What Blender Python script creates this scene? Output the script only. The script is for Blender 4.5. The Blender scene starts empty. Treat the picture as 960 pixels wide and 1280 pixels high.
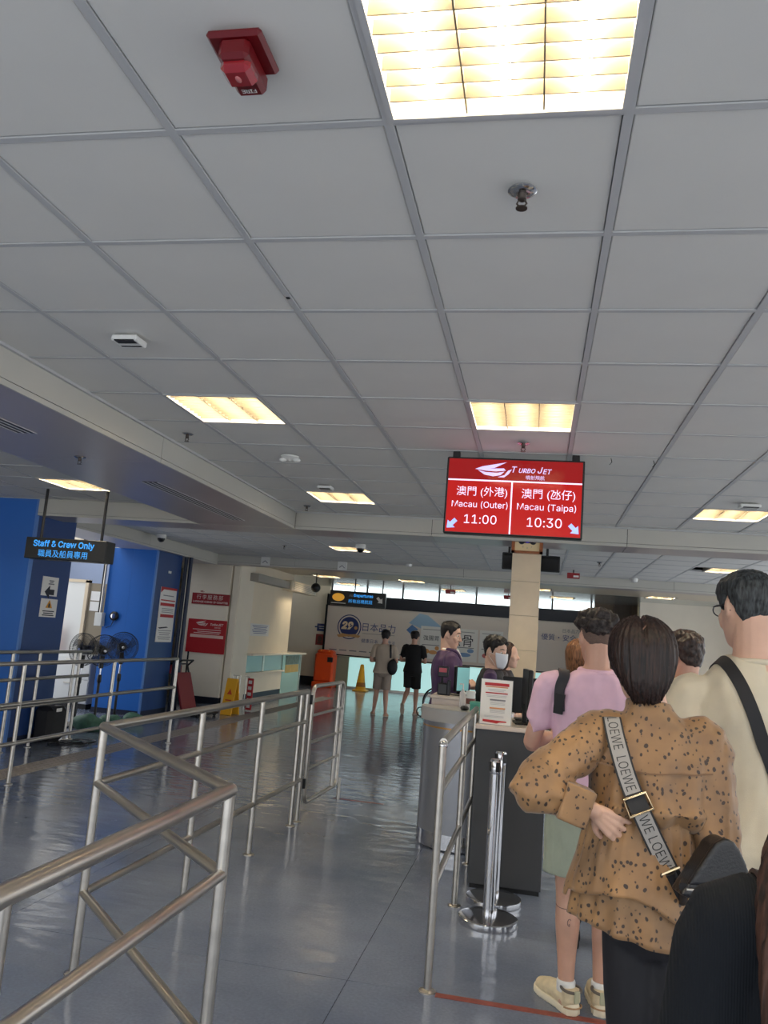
import bpy, bmesh, math, random
from mathutils import Vector, Matrix, noise
from mathutils.bvhtree import BVHTree

D = bpy.data
SC = bpy.context.scene
COL = SC.collection
PI = math.pi
random.seed(7)

# ------------------------------------------------------------------ camera
HC = 1.58                                   # lens height
cam_d = D.cameras.new('camera')
cam_d.sensor_fit = 'VERTICAL'
cam_d.sensor_height = 36.0
cam_d.lens = 1003.55 / 1280 * 36.0
cam_d.clip_start = 0.02
cam = D.objects.new('camera', cam_d)
COL.objects.link(cam)
yaw, pitch, roll = math.radians(11.27), math.radians(8.76), math.radians(-4.51)
Rm = (Matrix.Rotation(yaw, 3, 'Z') @ Matrix.Rotation(pitch, 3, 'X') @ Matrix.Rotation(roll, 3, 'Y'))
right, fwd, up = Rm.col[0], Rm.col[1], Rm.col[2]
mw = Matrix((right, up, -fwd)).transposed().to_4x4()
mw.translation = (0, 0, HC)
cam.matrix_world = mw
SC.camera = cam

# ------------------------------------------------------------------ light and exposure
SC.view_settings.view_transform = 'Standard'
SC.view_settings.look = 'None'
SC.view_settings.exposure = 0.0
SC.view_settings.gamma = 1.0
SC.view_settings.use_curve_mapping = False
world = D.worlds.new('sky')
SC.world = world
world.use_nodes = True
wn = world.node_tree
wn.nodes['Background'].inputs[0].default_value = (0.92, 0.96, 1.0, 1)
wn.nodes['Background'].inputs[1].default_value = 2.2
TUBE_STRENGTH = 115.0
TUBE_COLOR = (1.0, 0.87, 0.64)

# ------------------------------------------------------------------ materials
def lin(c):
    return tuple(((v / 255) / 12.92 if v / 255 <= 0.04045 else ((v / 255 + 0.055) / 1.055) ** 2.4) for v in c)

MATS = {}
def mat(name, rgb=(128, 128, 128), rough=0.5, metal=0.0, emit=None, estr=0.0, vary=0.0, vscale=8.0, bump=0.0, bscale=60.0,
        stretch=(1, 1, 1), spec=0.5, alpha=1.0, coat=0.0, trans=0.0):
    if name in MATS:
        return MATS[name]
    m = D.materials.new(name)
    m.use_nodes = True
    nt = m.node_tree
    b = nt.nodes['Principled BSDF']
    c = (*lin(rgb), 1)
    b.inputs['Base Color'].default_value = c
    b.inputs['Roughness'].default_value = rough
    b.inputs['Metallic'].default_value = metal
    b.inputs['Specular IOR Level'].default_value = spec
    b.inputs['Alpha'].default_value = alpha
    b.inputs['Coat Weight'].default_value = coat
    b.inputs['Transmission Weight'].default_value = trans
    if emit:
        b.inputs['Emission Color'].default_value = (*lin(emit), 1)
        b.inputs['Emission Strength'].default_value = estr
    if vary or bump:
        tc = nt.nodes.new('ShaderNodeTexCoord')
        mp = nt.nodes.new('ShaderNodeMapping')
        mp.inputs['Scale'].default_value = stretch
        nt.links.new(tc.outputs['Object'], mp.inputs['Vector'])
    if vary:
        n = nt.nodes.new('ShaderNodeTexNoise')
        n.inputs['Scale'].default_value = vscale
        n.inputs['Detail'].default_value = 4
        r = nt.nodes.new('ShaderNodeMapRange')
        r.inputs['From Min'].default_value = 0.3
        r.inputs['From Max'].default_value = 0.7
        r.inputs['To Min'].default_value = 1 - vary
        r.inputs['To Max'].default_value = 1 + vary
        mx = nt.nodes.new('ShaderNodeMix')
        mx.data_type = 'RGBA'
        mx.blend_type = 'MULTIPLY'
        mx.inputs['Factor'].default_value = 1
        mx.inputs['A'].default_value = c
        nt.links.new(mp.outputs[0], n.inputs['Vector'])
        nt.links.new(n.outputs['Fac'], r.inputs['Value'])
        nt.links.new(r.outputs[0], mx.inputs['B'])
        nt.links.new(mx.outputs['Result'], b.inputs['Base Color'])
    if bump:
        n2 = nt.nodes.new('ShaderNodeTexNoise')
        n2.inputs['Scale'].default_value = bscale
        n2.inputs['Detail'].default_value = 3
        bp = nt.nodes.new('ShaderNodeBump')
        bp.inputs['Strength'].default_value = bump
        bp.inputs['Distance'].default_value = 0.01
        nt.links.new(mp.outputs[0], n2.inputs['Vector'])
        nt.links.new(n2.outputs['Fac'], bp.inputs['Height'])
        nt.links.new(bp.outputs[0], b.inputs['Normal'])
    MATS[name] = m
    return m

STEEL = mat('brushed_steel', (188, 183, 175), 0.3, 1.0, vary=0.12, vscale=3, stretch=(1, 1, 6))
CHROME = mat('polished_steel', (205, 205, 208), 0.12, 1.0)
BLACK = mat('black_plastic', (16, 16, 18), 0.4)
DARKMETAL = mat('dark_metal', (40, 40, 43), 0.4, 0.6)
WHITE = mat('white_plastic', (222, 222, 218), 0.4)
PAPER = mat('white_paper', (226, 224, 220), 0.7)
RED = mat('red_print', (178, 30, 34), 0.5)
GREYPRINT = mat('grey_print', (120, 120, 126), 0.6)
DARKPRINT = mat('dark_print', (30, 32, 44), 0.6)
WHITEPRINT = mat('white_print', (235, 232, 228), 0.5)
TILE = mat('ceiling_tile_white', (212, 211, 207), 0.75, vary=0.02, vscale=3, bump=0.05, bscale=300)
GRID = mat('grid_bar_grey', (184, 185, 186), 0.5)
VOID = mat('ceiling_void', (30, 30, 30), 0.9)
PLASTER = mat('cream_plaster', (234, 220, 196), 0.55, vary=0.03, vscale=2)
WALLWHITE = mat('white_wall_panel', (236, 226, 208), 0.5, vary=0.03, vscale=2)
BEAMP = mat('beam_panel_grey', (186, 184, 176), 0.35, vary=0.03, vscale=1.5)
SOFFIT = mat('soffit_bounce_grey', (168, 160, 162), 0.3, vary=0.03, vscale=1.5)  # dark purplish bounce from the floor is put into this colour
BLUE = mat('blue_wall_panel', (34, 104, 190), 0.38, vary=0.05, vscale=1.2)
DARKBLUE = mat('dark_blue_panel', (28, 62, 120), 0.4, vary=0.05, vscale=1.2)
NAVY = mat('navy_fascia', (9, 15, 32), 0.45)

# floor sheet: glossy blue-grey vinyl, gently uneven
FLOORM = D.materials.new('blue_grey_vinyl')
FLOORM.use_nodes = True
def _floor():
    nt = FLOORM.node_tree
    b = nt.nodes['Principled BSDF']
    tc = nt.nodes.new('ShaderNodeTexCoord')
    geo = nt.nodes.new('ShaderNodeNewGeometry')
    n1 = nt.nodes.new('ShaderNodeTexNoise'); n1.inputs['Scale'].default_value = 1.3; n1.inputs['Detail'].default_value = 8
    n2 = nt.nodes.new('ShaderNodeTexNoise'); n2.inputs['Scale'].default_value = 70; n2.inputs['Detail'].default_value = 3
    for n in (n1, n2):
        nt.links.new(geo.outputs['Position'], n.inputs['Vector'])
    r = nt.nodes.new('ShaderNodeValToRGB')
    r.color_ramp.elements[0].position = 0.3; r.color_ramp.elements[0].color = (*lin((96, 106, 126)), 1)
    r.color_ramp.elements[1].position = 0.72; r.color_ramp.elements[1].color = (*lin((122, 130, 147)), 1)
    nt.links.new(n1.outputs['Fac'], r.inputs['Fac'])
    mx = nt.nodes.new('ShaderNodeMix'); mx.data_type = 'RGBA'; mx.blend_type = 'OVERLAY'; mx.inputs['Factor'].default_value = 0.25
    nt.links.new(r.outputs[0], mx.inputs['A']); nt.links.new(n2.outputs['Fac'], mx.inputs['B'])
    nt.links.new(mx.outputs['Result'], b.inputs['Base Color'])
    rr = nt.nodes.new('ShaderNodeMapRange'); rr.inputs['To Min'].default_value = 0.07; rr.inputs['To Max'].default_value = 0.2
    nt.links.new(n1.outputs['Fac'], rr.inputs['Value']); nt.links.new(rr.outputs[0], b.inputs['Roughness'])
    n3 = nt.nodes.new('ShaderNodeTexNoise'); n3.inputs['Scale'].default_value = 5.0; n3.inputs['Detail'].default_value = 3
    n3.inputs['Roughness'].default_value = 0.4
    mp = nt.nodes.new('ShaderNodeMapping'); mp.inputs['Scale'].default_value = (0.8, 1.6, 1)
    nt.links.new(geo.outputs['Position'], mp.inputs['Vector']); nt.links.new(mp.outputs[0], n3.inputs['Vector'])
    bp = nt.nodes.new('ShaderNodeBump'); bp.inputs['Strength'].default_value = 0.3; bp.inputs['Distance'].default_value = 0.02
    nt.links.new(n3.outputs['Fac'], bp.inputs['Height']); nt.links.new(bp.outputs[0], b.inputs['Normal'])
    b.inputs['Specular IOR Level'].default_value = 0.5
_floor()

# ------------------------------------------------------------------ mesh helpers
def link(name, me, parent=None):
    o = D.objects.new(name, me)
    COL.objects.link(o)
    if parent is not None:
        o.parent = parent
    return o

def tag(o, label=None, cat=None, group=None, kind=None):
    if label: o['label'] = label
    if cat: o['category'] = cat
    if group: o['group'] = group
    if kind: o['kind'] = kind
    return o

def thing(name, label, cat, loc=(0, 0, 0), rz=0.0, group=None):
    o = D.objects.new(name, None)
    COL.objects.link(o)
    o.location = loc
    o.rotation_euler = (0, 0, rz)
    o.empty_display_size = 0.1
    return tag(o, label, cat, group)

def dup(root, loc=None, rz=None, label=None):
    r = root.copy(); COL.objects.link(r)
    if loc is not None: r.location = loc
    if rz is not None: r.rotation_euler = (0, 0, rz)
    if label: r['label'] = label
    for ch in list(root.children):
        c = ch.copy(); COL.objects.link(c); c.parent = r
        for g in list(ch.children):
            d = g.copy(); COL.objects.link(d); d.parent = c
    return r

class MB:
    def __init__(s):
        s.v = []; s.f = []
    def add(s, vs, fs):
        n = len(s.v)
        s.v += [tuple(v) for v in vs]
        s.f += [tuple(i + n for i in f) for f in fs]
        return s
    def box(s, a, b, M=None):
        (x0, y0, z0), (x1, y1, z1) = a, b
        vs = [Vector(p) for p in ((x0, y0, z0), (x1, y0, z0), (x1, y1, z0), (x0, y1, z0), (x0, y0, z1), (x1, y0, z1), (x1, y1, z1), (x0, y1, z1))]
        if M: vs = [M @ v for v in vs]
        return s.add(vs, [(3, 2, 1, 0), (4, 5, 6, 7), (0, 1, 5, 4), (1, 2, 6, 5), (2, 3, 7, 6), (3, 0, 4, 7)])
    def cbox(s, a, b, c=0.004, M=None):
        """box with chamfered edges: three nested slabs"""
        (x0, y0, z0), (x1, y1, z1) = a, b
        vs = []; 
        lay = [(z0, c), (z0 + c, 0), (z1 - c, 0), (z1, c)]
        for z, i in lay:
            for (x, y) in ((x0 + i, y0 + c), (x0 + c, y0 + i), (x1 - c, y0 + i), (x1 - i, y0 + c), (x1 - i, y1 - c), (x1 - c, y1 - i), (x0 + c, y1 - i), (x0 + i, y1 - c)):
                vs.append(Vector((x, y, z)))
        if M: vs = [M @ v for v in vs]
        fs = [tuple(range(7, -1, -1)), tuple(range(24, 32))]
        for k in range(3):
            for j in range(8):
                fs.append((k * 8 + j, k * 8 + (j + 1) % 8, k * 8 + 8 + (j + 1) % 8, k * 8 + 8 + j))
        return s.add(vs, fs)
    def prism(s, poly, z0, z1, M=None):
        n = len(poly)
        vs = [Vector((x, y, z0)) for x, y in poly] + [Vector((x, y, z1)) for x, y in poly]
        if M: vs = [M @ v for v in vs]
        fs = [tuple(range(n - 1, -1, -1)), tuple(range(n, 2 * n))] + [(i, (i + 1) % n, n + (i + 1) % n, n + i) for i in range(n)]
        return s.add(vs, fs)
    def tube(s, pts, r, seg=12, cap=True, closed=False):
        pts = [Vector(p) for p in pts]
        n = len(pts)
        rs = r if isinstance(r, (list, tuple)) else [r] * n
        fr = []
        d0 = (pts[1] - pts[0]).normalized()
        a = d0.orthogonal().normalized()
        vs = []
        for i in range(n):
            if closed:
                d = (pts[(i + 1) % n] - pts[i - 1]).normalized()
            elif i == 0: d = (pts[1] - pts[0]).normalized()
            elif i == n - 1: d = (pts[-1] - pts[-2]).normalized()
            else: d = ((pts[i + 1] - pts[i]).normalized() + (pts[i] - pts[i - 1]).normalized()).normalized()
            a = (a - d * a.dot(d)).normalized()
            b = d.cross(a)
            for k in range(seg):
                t = 2 * PI * k / seg
                vs.append(pts[i] + (a * math.cos(t) + b * math.sin(t)) * rs[i])
        fs = []
        for i in range(n if closed else n - 1):
            j = (i + 1) % n
            for k in range(seg):
                fs.append((i * seg + k, i * seg + (k + 1) % seg, j * seg + (k + 1) % seg, j * seg + k))
        if cap and not closed:
            fs.append(tuple(range(seg - 1, -1, -1)))
            fs.append(tuple((n - 1) * seg + k for k in range(seg)))
        return s.add(vs, fs)
    def cyl(s, c, r, z0, z1, seg=24, r2=None):
        return s.tube([(c[0], c[1], z0), (c[0], c[1], z1)], [r, r if r2 is None else r2], seg)
    def lathe(s, prof, seg=24, c=(0, 0, 0), M=None):
        vs = []; fs = []
        n = len(prof)
        for (r, z) in prof:
            for k in range(seg):
                t = 2 * PI * k / seg
                vs.append(Vector((c[0] + r * math.cos(t), c[1] + r * math.sin(t), c[2] + z)))
        if M: vs = [M @ v for v in vs]
        for i in range(n - 1):
            for k in range(seg):
                fs.append((i * seg + k, i * seg + (k + 1) % seg, (i + 1) * seg + (k + 1) % seg, (i + 1) * seg + k))
        fs.append(tuple(range(seg - 1, -1, -1)))
        fs.append(tuple((n - 1) * seg + k for k in range(seg)))
        return s.add(vs, fs)
    def ball(s, c, r, seg=16, rings=10, M=None):
        rx, ry, rz = r if isinstance(r, (list, tuple)) else (r, r, r)
        vs = [Vector((0, 0, -rz))]; fs = []
        for i in range(1, rings):
            p = -PI / 2 + PI * i / rings
            for k in range(seg):
                t = 2 * PI * k / seg
                vs.append(Vector((rx * math.cos(p) * math.cos(t), ry * math.cos(p) * math.sin(t), rz * math.sin(p))))
        vs.append(Vector((0, 0, rz)))
        if M: vs = [M @ v for v in vs]
        c = Vector(c)
        vs = [v + c for v in vs]
        for k in range(seg):
            fs.append((0, 1 + (k + 1) % seg, 1 + k))
            fs.append((len(vs) - 1, 1 + (rings - 2) * seg + k, 1 + (rings - 2) * seg + (k + 1) % seg))
        for i in range(rings - 2):
            for k in range(seg):
                fs.append((1 + i * seg + k, 1 + i * seg + (k + 1) % seg, 1 + (i + 1) * seg + (k + 1) % seg, 1 + (i + 1) * seg + k))
        return s.add(vs, fs)
    def mesh(s, name, m, smooth=True, angle=35):
        me = D.meshes.new(name)
        me.from_pydata(s.v, [], s.f)
        if m: me.materials.append(m)
        if smooth:
            me.shade_smooth()
            me.set_sharp_from_angle(angle=math.radians(angle))
        me.update()
        return me
    def build(s, name, m, parent=None, smooth=True, angle=35):
        return link(name, s.mesh(name, m, smooth, angle), parent)

def struct(o):
    o['kind'] = 'structure'
    return o

def bx(name, a, b, m, parent=None, c=0.0):
    mb = MB()
    (mb.cbox(a, b, c) if c else mb.box(a, b))
    return mb.build(name, m, parent, smooth=bool(c))

FRONT = Matrix.Rotation(PI / 2, 4, 'X')                               # faces -Y
SIDE = Matrix.Rotation(PI / 2, 4, 'Z') @ Matrix.Rotation(PI / 2, 4, 'X')   # faces +X

try:
    FONT = D.fonts.load(bpy.utils.system_resource('DATAFILES') + '/fonts/Inter.woff2')
except Exception:
    FONT = None

def text_mesh(body, width=None, height=None, bold=0.0, shear=0.0, extrude=0.001, spacing=1.0, res=2):
    c = D.curves.new('lettering', 'FONT')
    c.body = body
    if FONT and all(ord(ch) < 256 for ch in body): c.font = FONT
    c.resolution_u = res
    c.shear = shear
    c.offset = bold
    c.space_character = spacing
    o = D.objects.new('lettering', c)
    COL.objects.link(o)
    dg = bpy.context.evaluated_depsgraph_get()
    me = D.meshes.new_from_object(o.evaluated_get(dg))
    D.objects.remove(o)
    D.curves.remove(c)
    xs = [v.co.x for v in me.vertices]; ys = [v.co.y for v in me.vertices]
    if not xs: return me
    cx, cy = (min(xs) + max(xs)) / 2, (min(ys) + max(ys)) / 2
    w, h = max(xs) - min(xs), max(ys) - min(ys)
    sx = width / w if width else None
    sy = height / h if height else None
    if sx is None: sx = sy
    if sy is None: sy = sx
    for v in me.vertices:
        v.co = ((v.co.x - cx) * sx, (v.co.y - cy) * sy, extrude)
    return me

def text(body, loc, m, parent=None, rot=FRONT, width=None, height=None, bold=0.0, shear=0.0, spacing=1.0, name='lettering'):
    me = text_mesh(body, width, height, bold, shear, 0.0, spacing)
    me.name = name
    me.materials.append(m)
    me.transform(Matrix.Translation(loc) @ rot)
    return link(name, me, parent)

def flat(name, polys, loc, m, parent=None, rot=FRONT, depth=0.0015):
    """flat print: polygons (x right, y up) of a hair's thickness on a surface"""
    mb = MB()
    for p in polys:
        mb.prism(p, 0, depth, Matrix.Translation(loc) @ rot)
    return mb.build(name, m, parent, smooth=False)

def rect(x, y, w, h):
    return [(x - w / 2, y - h / 2), (x + w / 2, y - h / 2), (x + w / 2, y + h / 2), (x - w / 2, y + h / 2)]
def disc(x, y, r, n=24, ry=None):
    ry = ry or r
    return [(x + r * math.cos(2 * PI * k / n), y + ry * math.sin(2 * PI * k / n)) for k in range(n)]

# swoosh of a ferry hull, unit width 1, drawn as three strokes
SWOOSH = [[(-.5, .02), (-.3, .1), (.35, .23), (.02, .06), (-.12, .04), (.28, .06), (.34, .0), (.08, -.03), (-.2, -.02)],
          [(-.42, -.01), (-.2, -.06), (.1, -.07), (.3, -.03), (.2, -.13), (.0, -.17), (-.24, -.13)],
          [(.12, -.19), (.3, -.13), (.4, .0), (.5, .04), (.42, -.09), (.3, -.19)]]
def swoosh(loc, w, m, parent, rot=FRONT):
    return flat('logo', [[(x * w, y * w) for x, y in p] for p in SWOOSH], loc, m, parent, rot)

# ================================================================== the setting
ZC = 2.887
XB, ZB = -2.72, 2.69             # right face of the long beam, underside of all beams
GX, GY, T = 0.162, 1.848, 0.6    # ceiling grid

# floor: a slab with the vinyl sheets laid on it
floor = struct(bx('floor', (-9.2, -2.4, -0.12), (5.4, 23.6, -0.006), VOID))
fx = [-9.2, -8.1, -6.27, -4.44, -2.61, -.78, 1.05, 2.88, 5.4]
fy = [-2.4, 0.2, 3.92, 7.88, 11.8, 15.8, 19.8, 23.6]
for i in range(len(fx) - 1):
    for j in range(len(fy) - 1):
        bx('floor_sheet', (fx[i] + .0015, fy[j] + .0015, -0.006), (fx[i + 1] - .0015, fy[j + 1] - .0015, 0), FLOORM, floor)
REDTAPE = mat('red_floor_line', (132, 64, 54), 0.5, vary=0.25, vscale=20)
tag(bx('floor_line', (-0.37, 3.895, 0.0), (1.9, 3.94, 0.002), REDTAPE), 'red-brown line across the floor starting at the right railing post', 'floor marking')
tag(bx('floor_line', (-1.85, 7.865, 0.0), (-1.35, 7.89, 0.002), REDTAPE), 'short faded red line on the floor beside the railing gate', 'floor marking')
strip = thing('tactile_strip', 'long grey strip of raised dots along the floor in front of the blue walls', 'floor marking', (-4.92, 0, 0))
STRIPM = mat('tactile_grey', (118, 112, 108), 0.5)
bx('backing', (-.15, 6.4, 0), (.15, 19.5, .003), STRIPM, strip)
mb = MB()
for j in range(180):
    for i in range(4):
        mb.cyl((-.11 + .073 * i, 6.45 + .073 * j), .017, .003, .008, 6, .012)
tag(mb.build('raised_dots', STRIPM, strip), kind='stuff')

# ceilings
TILE_MESH = {}
def tile_mesh(w, d):
    k = (round(w, 3), round(d, 3))
    if k not in TILE_MESH:
        mb = MB()
        a, b = w / 2, d / 2
        vs = []
        for (i, z) in ((0, .016), (0, .006), (.003, .004)):
            vs += [(-a + i, -b + i, z), (a - i, -b + i, z), (a - i, b - i, z), (-a + i, b - i, z)]
        fs = [(3, 2, 1, 0)][::-1] + [(8, 11, 10, 9)]
        for l in (0, 4):
            for q in range(4):
                fs.append((l + q, l + 4 + q, l + 4 + (q + 1) % 4, l + (q + 1) % 4))
        mb.add(vs, [(0, 1, 2, 3)] + fs[1:])
        TILE_MESH[k] = mb.mesh('ceiling_tile', TILE, smooth=False)
    return TILE_MESH[k]

def ceiling_bay(x0, x1, y0, y1, gx, gy, holes, z=ZC):
    c = struct(bx('ceiling', (x0, y0, z + .16), (x1, y1, z + .2), VOID))
    xs = [x0] + [gx + T * k for k in range(-60, 60) if x0 + .05 < gx + T * k < x1 - .05] + [x1]
    ys = [y0] + [gy + T * k for k in range(-60, 60) if y0 + .05 < gy + T * k < y1 - .05] + [y1]
    for i in range(len(xs) - 1):
        for j in range(len(ys) - 1):
            mx, my = (xs[i] + xs[i + 1]) / 2, (ys[j] + ys[j + 1]) / 2
            if any(abs(mx - hx) < .3 and abs(my - hy) < .3 for hx, hy in holes):
                continue
            t = link('ceiling_tile', tile_mesh(xs[i + 1] - xs[i] - .03, ys[j + 1] - ys[j] - .03), c)
            t.location = (mx, my, z + random.uniform(-.0012, .0012))
    for x in xs[1:-1]:
        bx('grid_runner', (x - .0125, y0, z), (x + .0125, y1, z + .03), GRID, c)
    for y in ys[1:-1]:
        bx('grid_tee', (x0, y - .0115, z + .0005), (x1, y + .0115, z + .025), GRID, c)
    return c

main_l = [(-.138, 1.548), (-.138, 4.548), (-1.938, 4.548), (-1.938, 7.548), (1.662, 7.548), (-.138, 7.548), (1.662, 4.548), (1.662, 1.548), (-1.938, 1.548), (-.138, -1.452), (3.462, 4.548), (3.462, 7.548), (3.462, 1.548)]
bay2_l = [(-2.94, 12.25), (2.67, 12.25)]
bay3_l = [(-5.0, 18.7), (-5.0, 21.1), (-2.9, 18.5), (2.65, 18.6), (-.02, 18.5), (.6, 20.9), (-2.15, 20.7)]
left_l = [(-4.76, 7.5), (-4.76, 4.5)]
ceiling_bay(XB, 5.2, -1.8, 8.6, GX, GY, main_l)
ceiling_bay(-6.1, 5.2, 9.15, 14.6, -2.64, 11.95, bay2_l)
ceiling_bay(-9.0, -3.88, 1.2, 8.6, -4.46, 7.2, left_l)
# bay beyond the second beam, brownish metal planks; then a high strip ceiling over the shopfront
STRIP = mat('ceiling_strip_metal', (205, 212, 212), 0.18, 0.9)
PLANK = mat('ceiling_plank', (196, 184, 166), 0.3, 0.2)
c3 = struct(bx('ceiling', (-9.0, 15.0, ZC + .16), (5.2, 22.6, ZC + .2), VOID))
def near_light(x0, x1, y):
    return any(x1 > hx - .3 and x0 < hx + .3 and abs(y - hy) < .3 for hx, hy in bay3_l)
for k in range(38):
    ya = 15.0 + .2 * k
    segs = [(-9.0, 5.2)]
    for hx, hy in bay3_l:
        if abs(ya + .1 - hy) < .4:
            ns = []
            for (a, b) in segs:
                if a < hx - .31 and b > hx + .31: ns += [(a, hx - .31), (hx + .31, b)]
                else: ns.append((a, b))
            segs = ns
    for a, b in segs:
        bx('ceiling_plank', (a, ya + .008, ZC - .002), (b, ya + .192, ZC + .015), PLANK if ya < 18.7 else STRIP, c3)
c4 = struct(bx('ceiling', (-9.0, 22.6, 3.62), (5.2, 24.4, 3.7), VOID))
for k in range(8):
    bx('ceiling_plank', (-7.2, 22.64 + .12 * k, 3.58), (5.2, 22.72 + .12 * k, 3.6), STRIP, c4)
bx('bulkhead', (-7.2, 22.6, ZC + .02), (5.2, 22.64, 3.62), PLASTER, c4)

# beams: core with face panels and soffit panels
def beam(name, x0, x1, y0, y1, panels, axis, face, z0=ZB, z1=ZC + .2):
    """axis along which it runs; face = list of sides that carry panels"""
    o = struct(bx(name, (x0 + .012, y0 + .012, z0 + .012), (x1 - .012, y1 - .012, z1), VOID))
    for a, b in zip(panels[:-1], panels[1:]):
        g = .003
        if axis == 'y':
            if '+x' in face:
                bx('face_panel', (x1 - .014, a + g, z0 + .035), (x1, b - g, ZC + .02), BEAMP, o)
                bx('edge_trim', (x1 - .014, a + g, z0), (x1, b - g, z0 + .031), BEAMP, o)
            if '-x' in face:
                bx('face_panel', (x0, a + g, z0), (x0 + .014, b - g, ZC + .02), BEAMP, o)
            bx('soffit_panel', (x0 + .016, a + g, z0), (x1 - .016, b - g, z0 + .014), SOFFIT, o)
        else:
            if '-y' in face:
                bx('face_panel', (a + g, y0, z0 + .035), (b - g, y0 + .014, ZC + .02), BEAMP, o)
                bx('edge_trim', (a + g, y0, z0), (b - g, y0 + .014, z0 + .031), BEAMP, o)
            if '+y' in face:
                bx('face_panel', (a + g, y1 - .014, z0), (b - g, y1, ZC + .02), BEAMP, o)
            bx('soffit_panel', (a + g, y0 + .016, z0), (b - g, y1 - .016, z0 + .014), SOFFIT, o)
    return o
beam('trim_1', -3.88, XB, -1.8, 8.6, [-1.8, .5, 2.6, 5.27, 8.585], 'y', ('+x', '-x'))
beam('trim_2', -9.0, 5.2, 8.6, 9.15, [-9, -6.6, -3.9, -2.72, -1.17, .88, 2.93, 5.2], 'x', ('-y', '+y'))
beam('trim_3', -9.0, 5.2, 14.6, 15.0, [-9, -6.6, -4.55, -1.35, 2.3, 5.2], 'x', ('-y', '+y'), 2.725)
beam('trim_4', -6.9, -6.1, 9.15, 14.6, [9.15, 11.8, 14.6], 'y', ('+x',))
# ceiling edge angle along the main beams
bx('trim_5', (XB, -1.8, ZC - .012), (XB + .022, 8.6, ZC + .004), GRID)['kind'] = 'structure'
bx('trim_6', (XB, 8.578, ZC - .012), (5.2, 8.6, ZC + .004), GRID)['kind'] = 'structure'

# outer walls
wr = struct(bx('wall_right', (5.2, 19.0, 0), (5.35, 24, 3.7), PLASTER))
bx('sill', (5.2, -1.8, 0), (5.35, 8.6, .5), PLASTER, wr)  # start of an unseen window band, added to let daylight in from the right
bx('sill', (5.2, 8.6, 0), (5.35, 19.0, .1), PLASTER, wr)
bx('head', (5.2, -1.8, 2.75), (5.35, 19.0, 3.7), PLASTER, wr)
for k in range(12):
    bx('mullion', (5.22, -1.8 + 1.74 * k, .5), (5.3, -1.72 + 1.74 * k, 2.75), DARKMETAL, wr)  # bars of the added window band, out of view
wl = struct(bx('wall_left', (-9.2, 12.3, 0), (-9.0, 23.6, 3.7), PLASTER))
bx('near_part', (-9.2, -1.8, 0), (-9.0, 9.6, 3.7), PLASTER, wl)
bx('sill', (-9.2, 9.6, 0), (-9.0, 12.3, .2), PLASTER, wl)  # unseen opening, added to bring daylight into the second bay
bx('head', (-9.2, 9.6, 2.6), (-9.0, 12.3, 3.7), PLASTER, wl)
wb = struct(bx('wall_far_right', (2.45, 20.5, 0), (5.2, 20.7, ZC + .15), WALLWHITE))
wbr = struct(bx('wall_brown', (1.5, 22.3, 0), (2.6, 22.5, 3.6), mat('brown_panel', (104, 84, 66), 0.5, vary=.1, vscale=2)))
bx('panel', (1.52, 22.27, 0), (1.98, 22.3, 3.5), mat('brown_panel_light', (124, 102, 80), 0.45, vary=.1), wbr)
bx('panel', (2.02, 22.27, 0), (2.45, 22.3, 3.5), mat('brown_panel_dark', (86, 70, 56), 0.45, vary=.1), wbr)
# far wall: cream part on the left, shopfront in the middle
wf = struct(bx('wall_far', (-9.0, 23.5, 0), (5.2, 23.6, 2.69), PLASTER))
bx('upper_part', (-9.0, 23.5, 2.69), (-6.12, 23.6, 3.7), PLASTER, wf)
bx('upper_part', (2.62, 23.5, 2.69), (5.2, 23.6, 3.7), PLASTER, wf)
bx('panel', (-7.4, 23.47, 1.02), (-6.13, 23.5, 2.95), WALLWHITE, wf)
bx('panel', (-7.4, 23.47, .25), (-6.13, 23.5, 1.01), WALLWHITE, wf)
struct(bx('baseboard_far', (-7.4, 23.44, 0), (-5.7, 23.5, .24), NAVY))
# navy fascia and the daylight window above it
struct(bx('trim_7', (-6.1, 23.3, 2.38), (2.6, 23.5, 2.68), NAVY))
WINM = mat('daylight_glass', (210, 225, 228), 0.1, emit=(225, 238, 242), estr=2.4)
w1 = struct(bx('window_1', (-6.1, 23.52, 2.7), (2.6, 23.56, 3.58), WINM))
for k in range(9):
    bx('mullion', (-6.1 + k * 1.08, 23.46, 2.7), (-6.05 + k * 1.08, 23.52, 3.58), DARKMETAL, w1)
bx('sill', (-6.1, 23.4, 2.68), (2.6, 23.52, 2.71), DARKMETAL, w1)

# tiled pillar under the first cross beam
PTILE = mat('pillar_tile', (214, 196, 168), 0.35, vary=.05, vscale=6)
pil = struct(bx('wall_pillar', (-.285, 8.73, 0), (.005, 9.03, ZB), mat('pillar_grout', (150, 138, 120), .8)))
for k in range(8):
    bx('tile', (-.293, 8.722, .363 * k + .0015 - .27 if k else 0), (.013, 9.038, min(ZB, .363 * (k + 1) - .0015 - .27)), PTILE, pil, c=.002)

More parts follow.
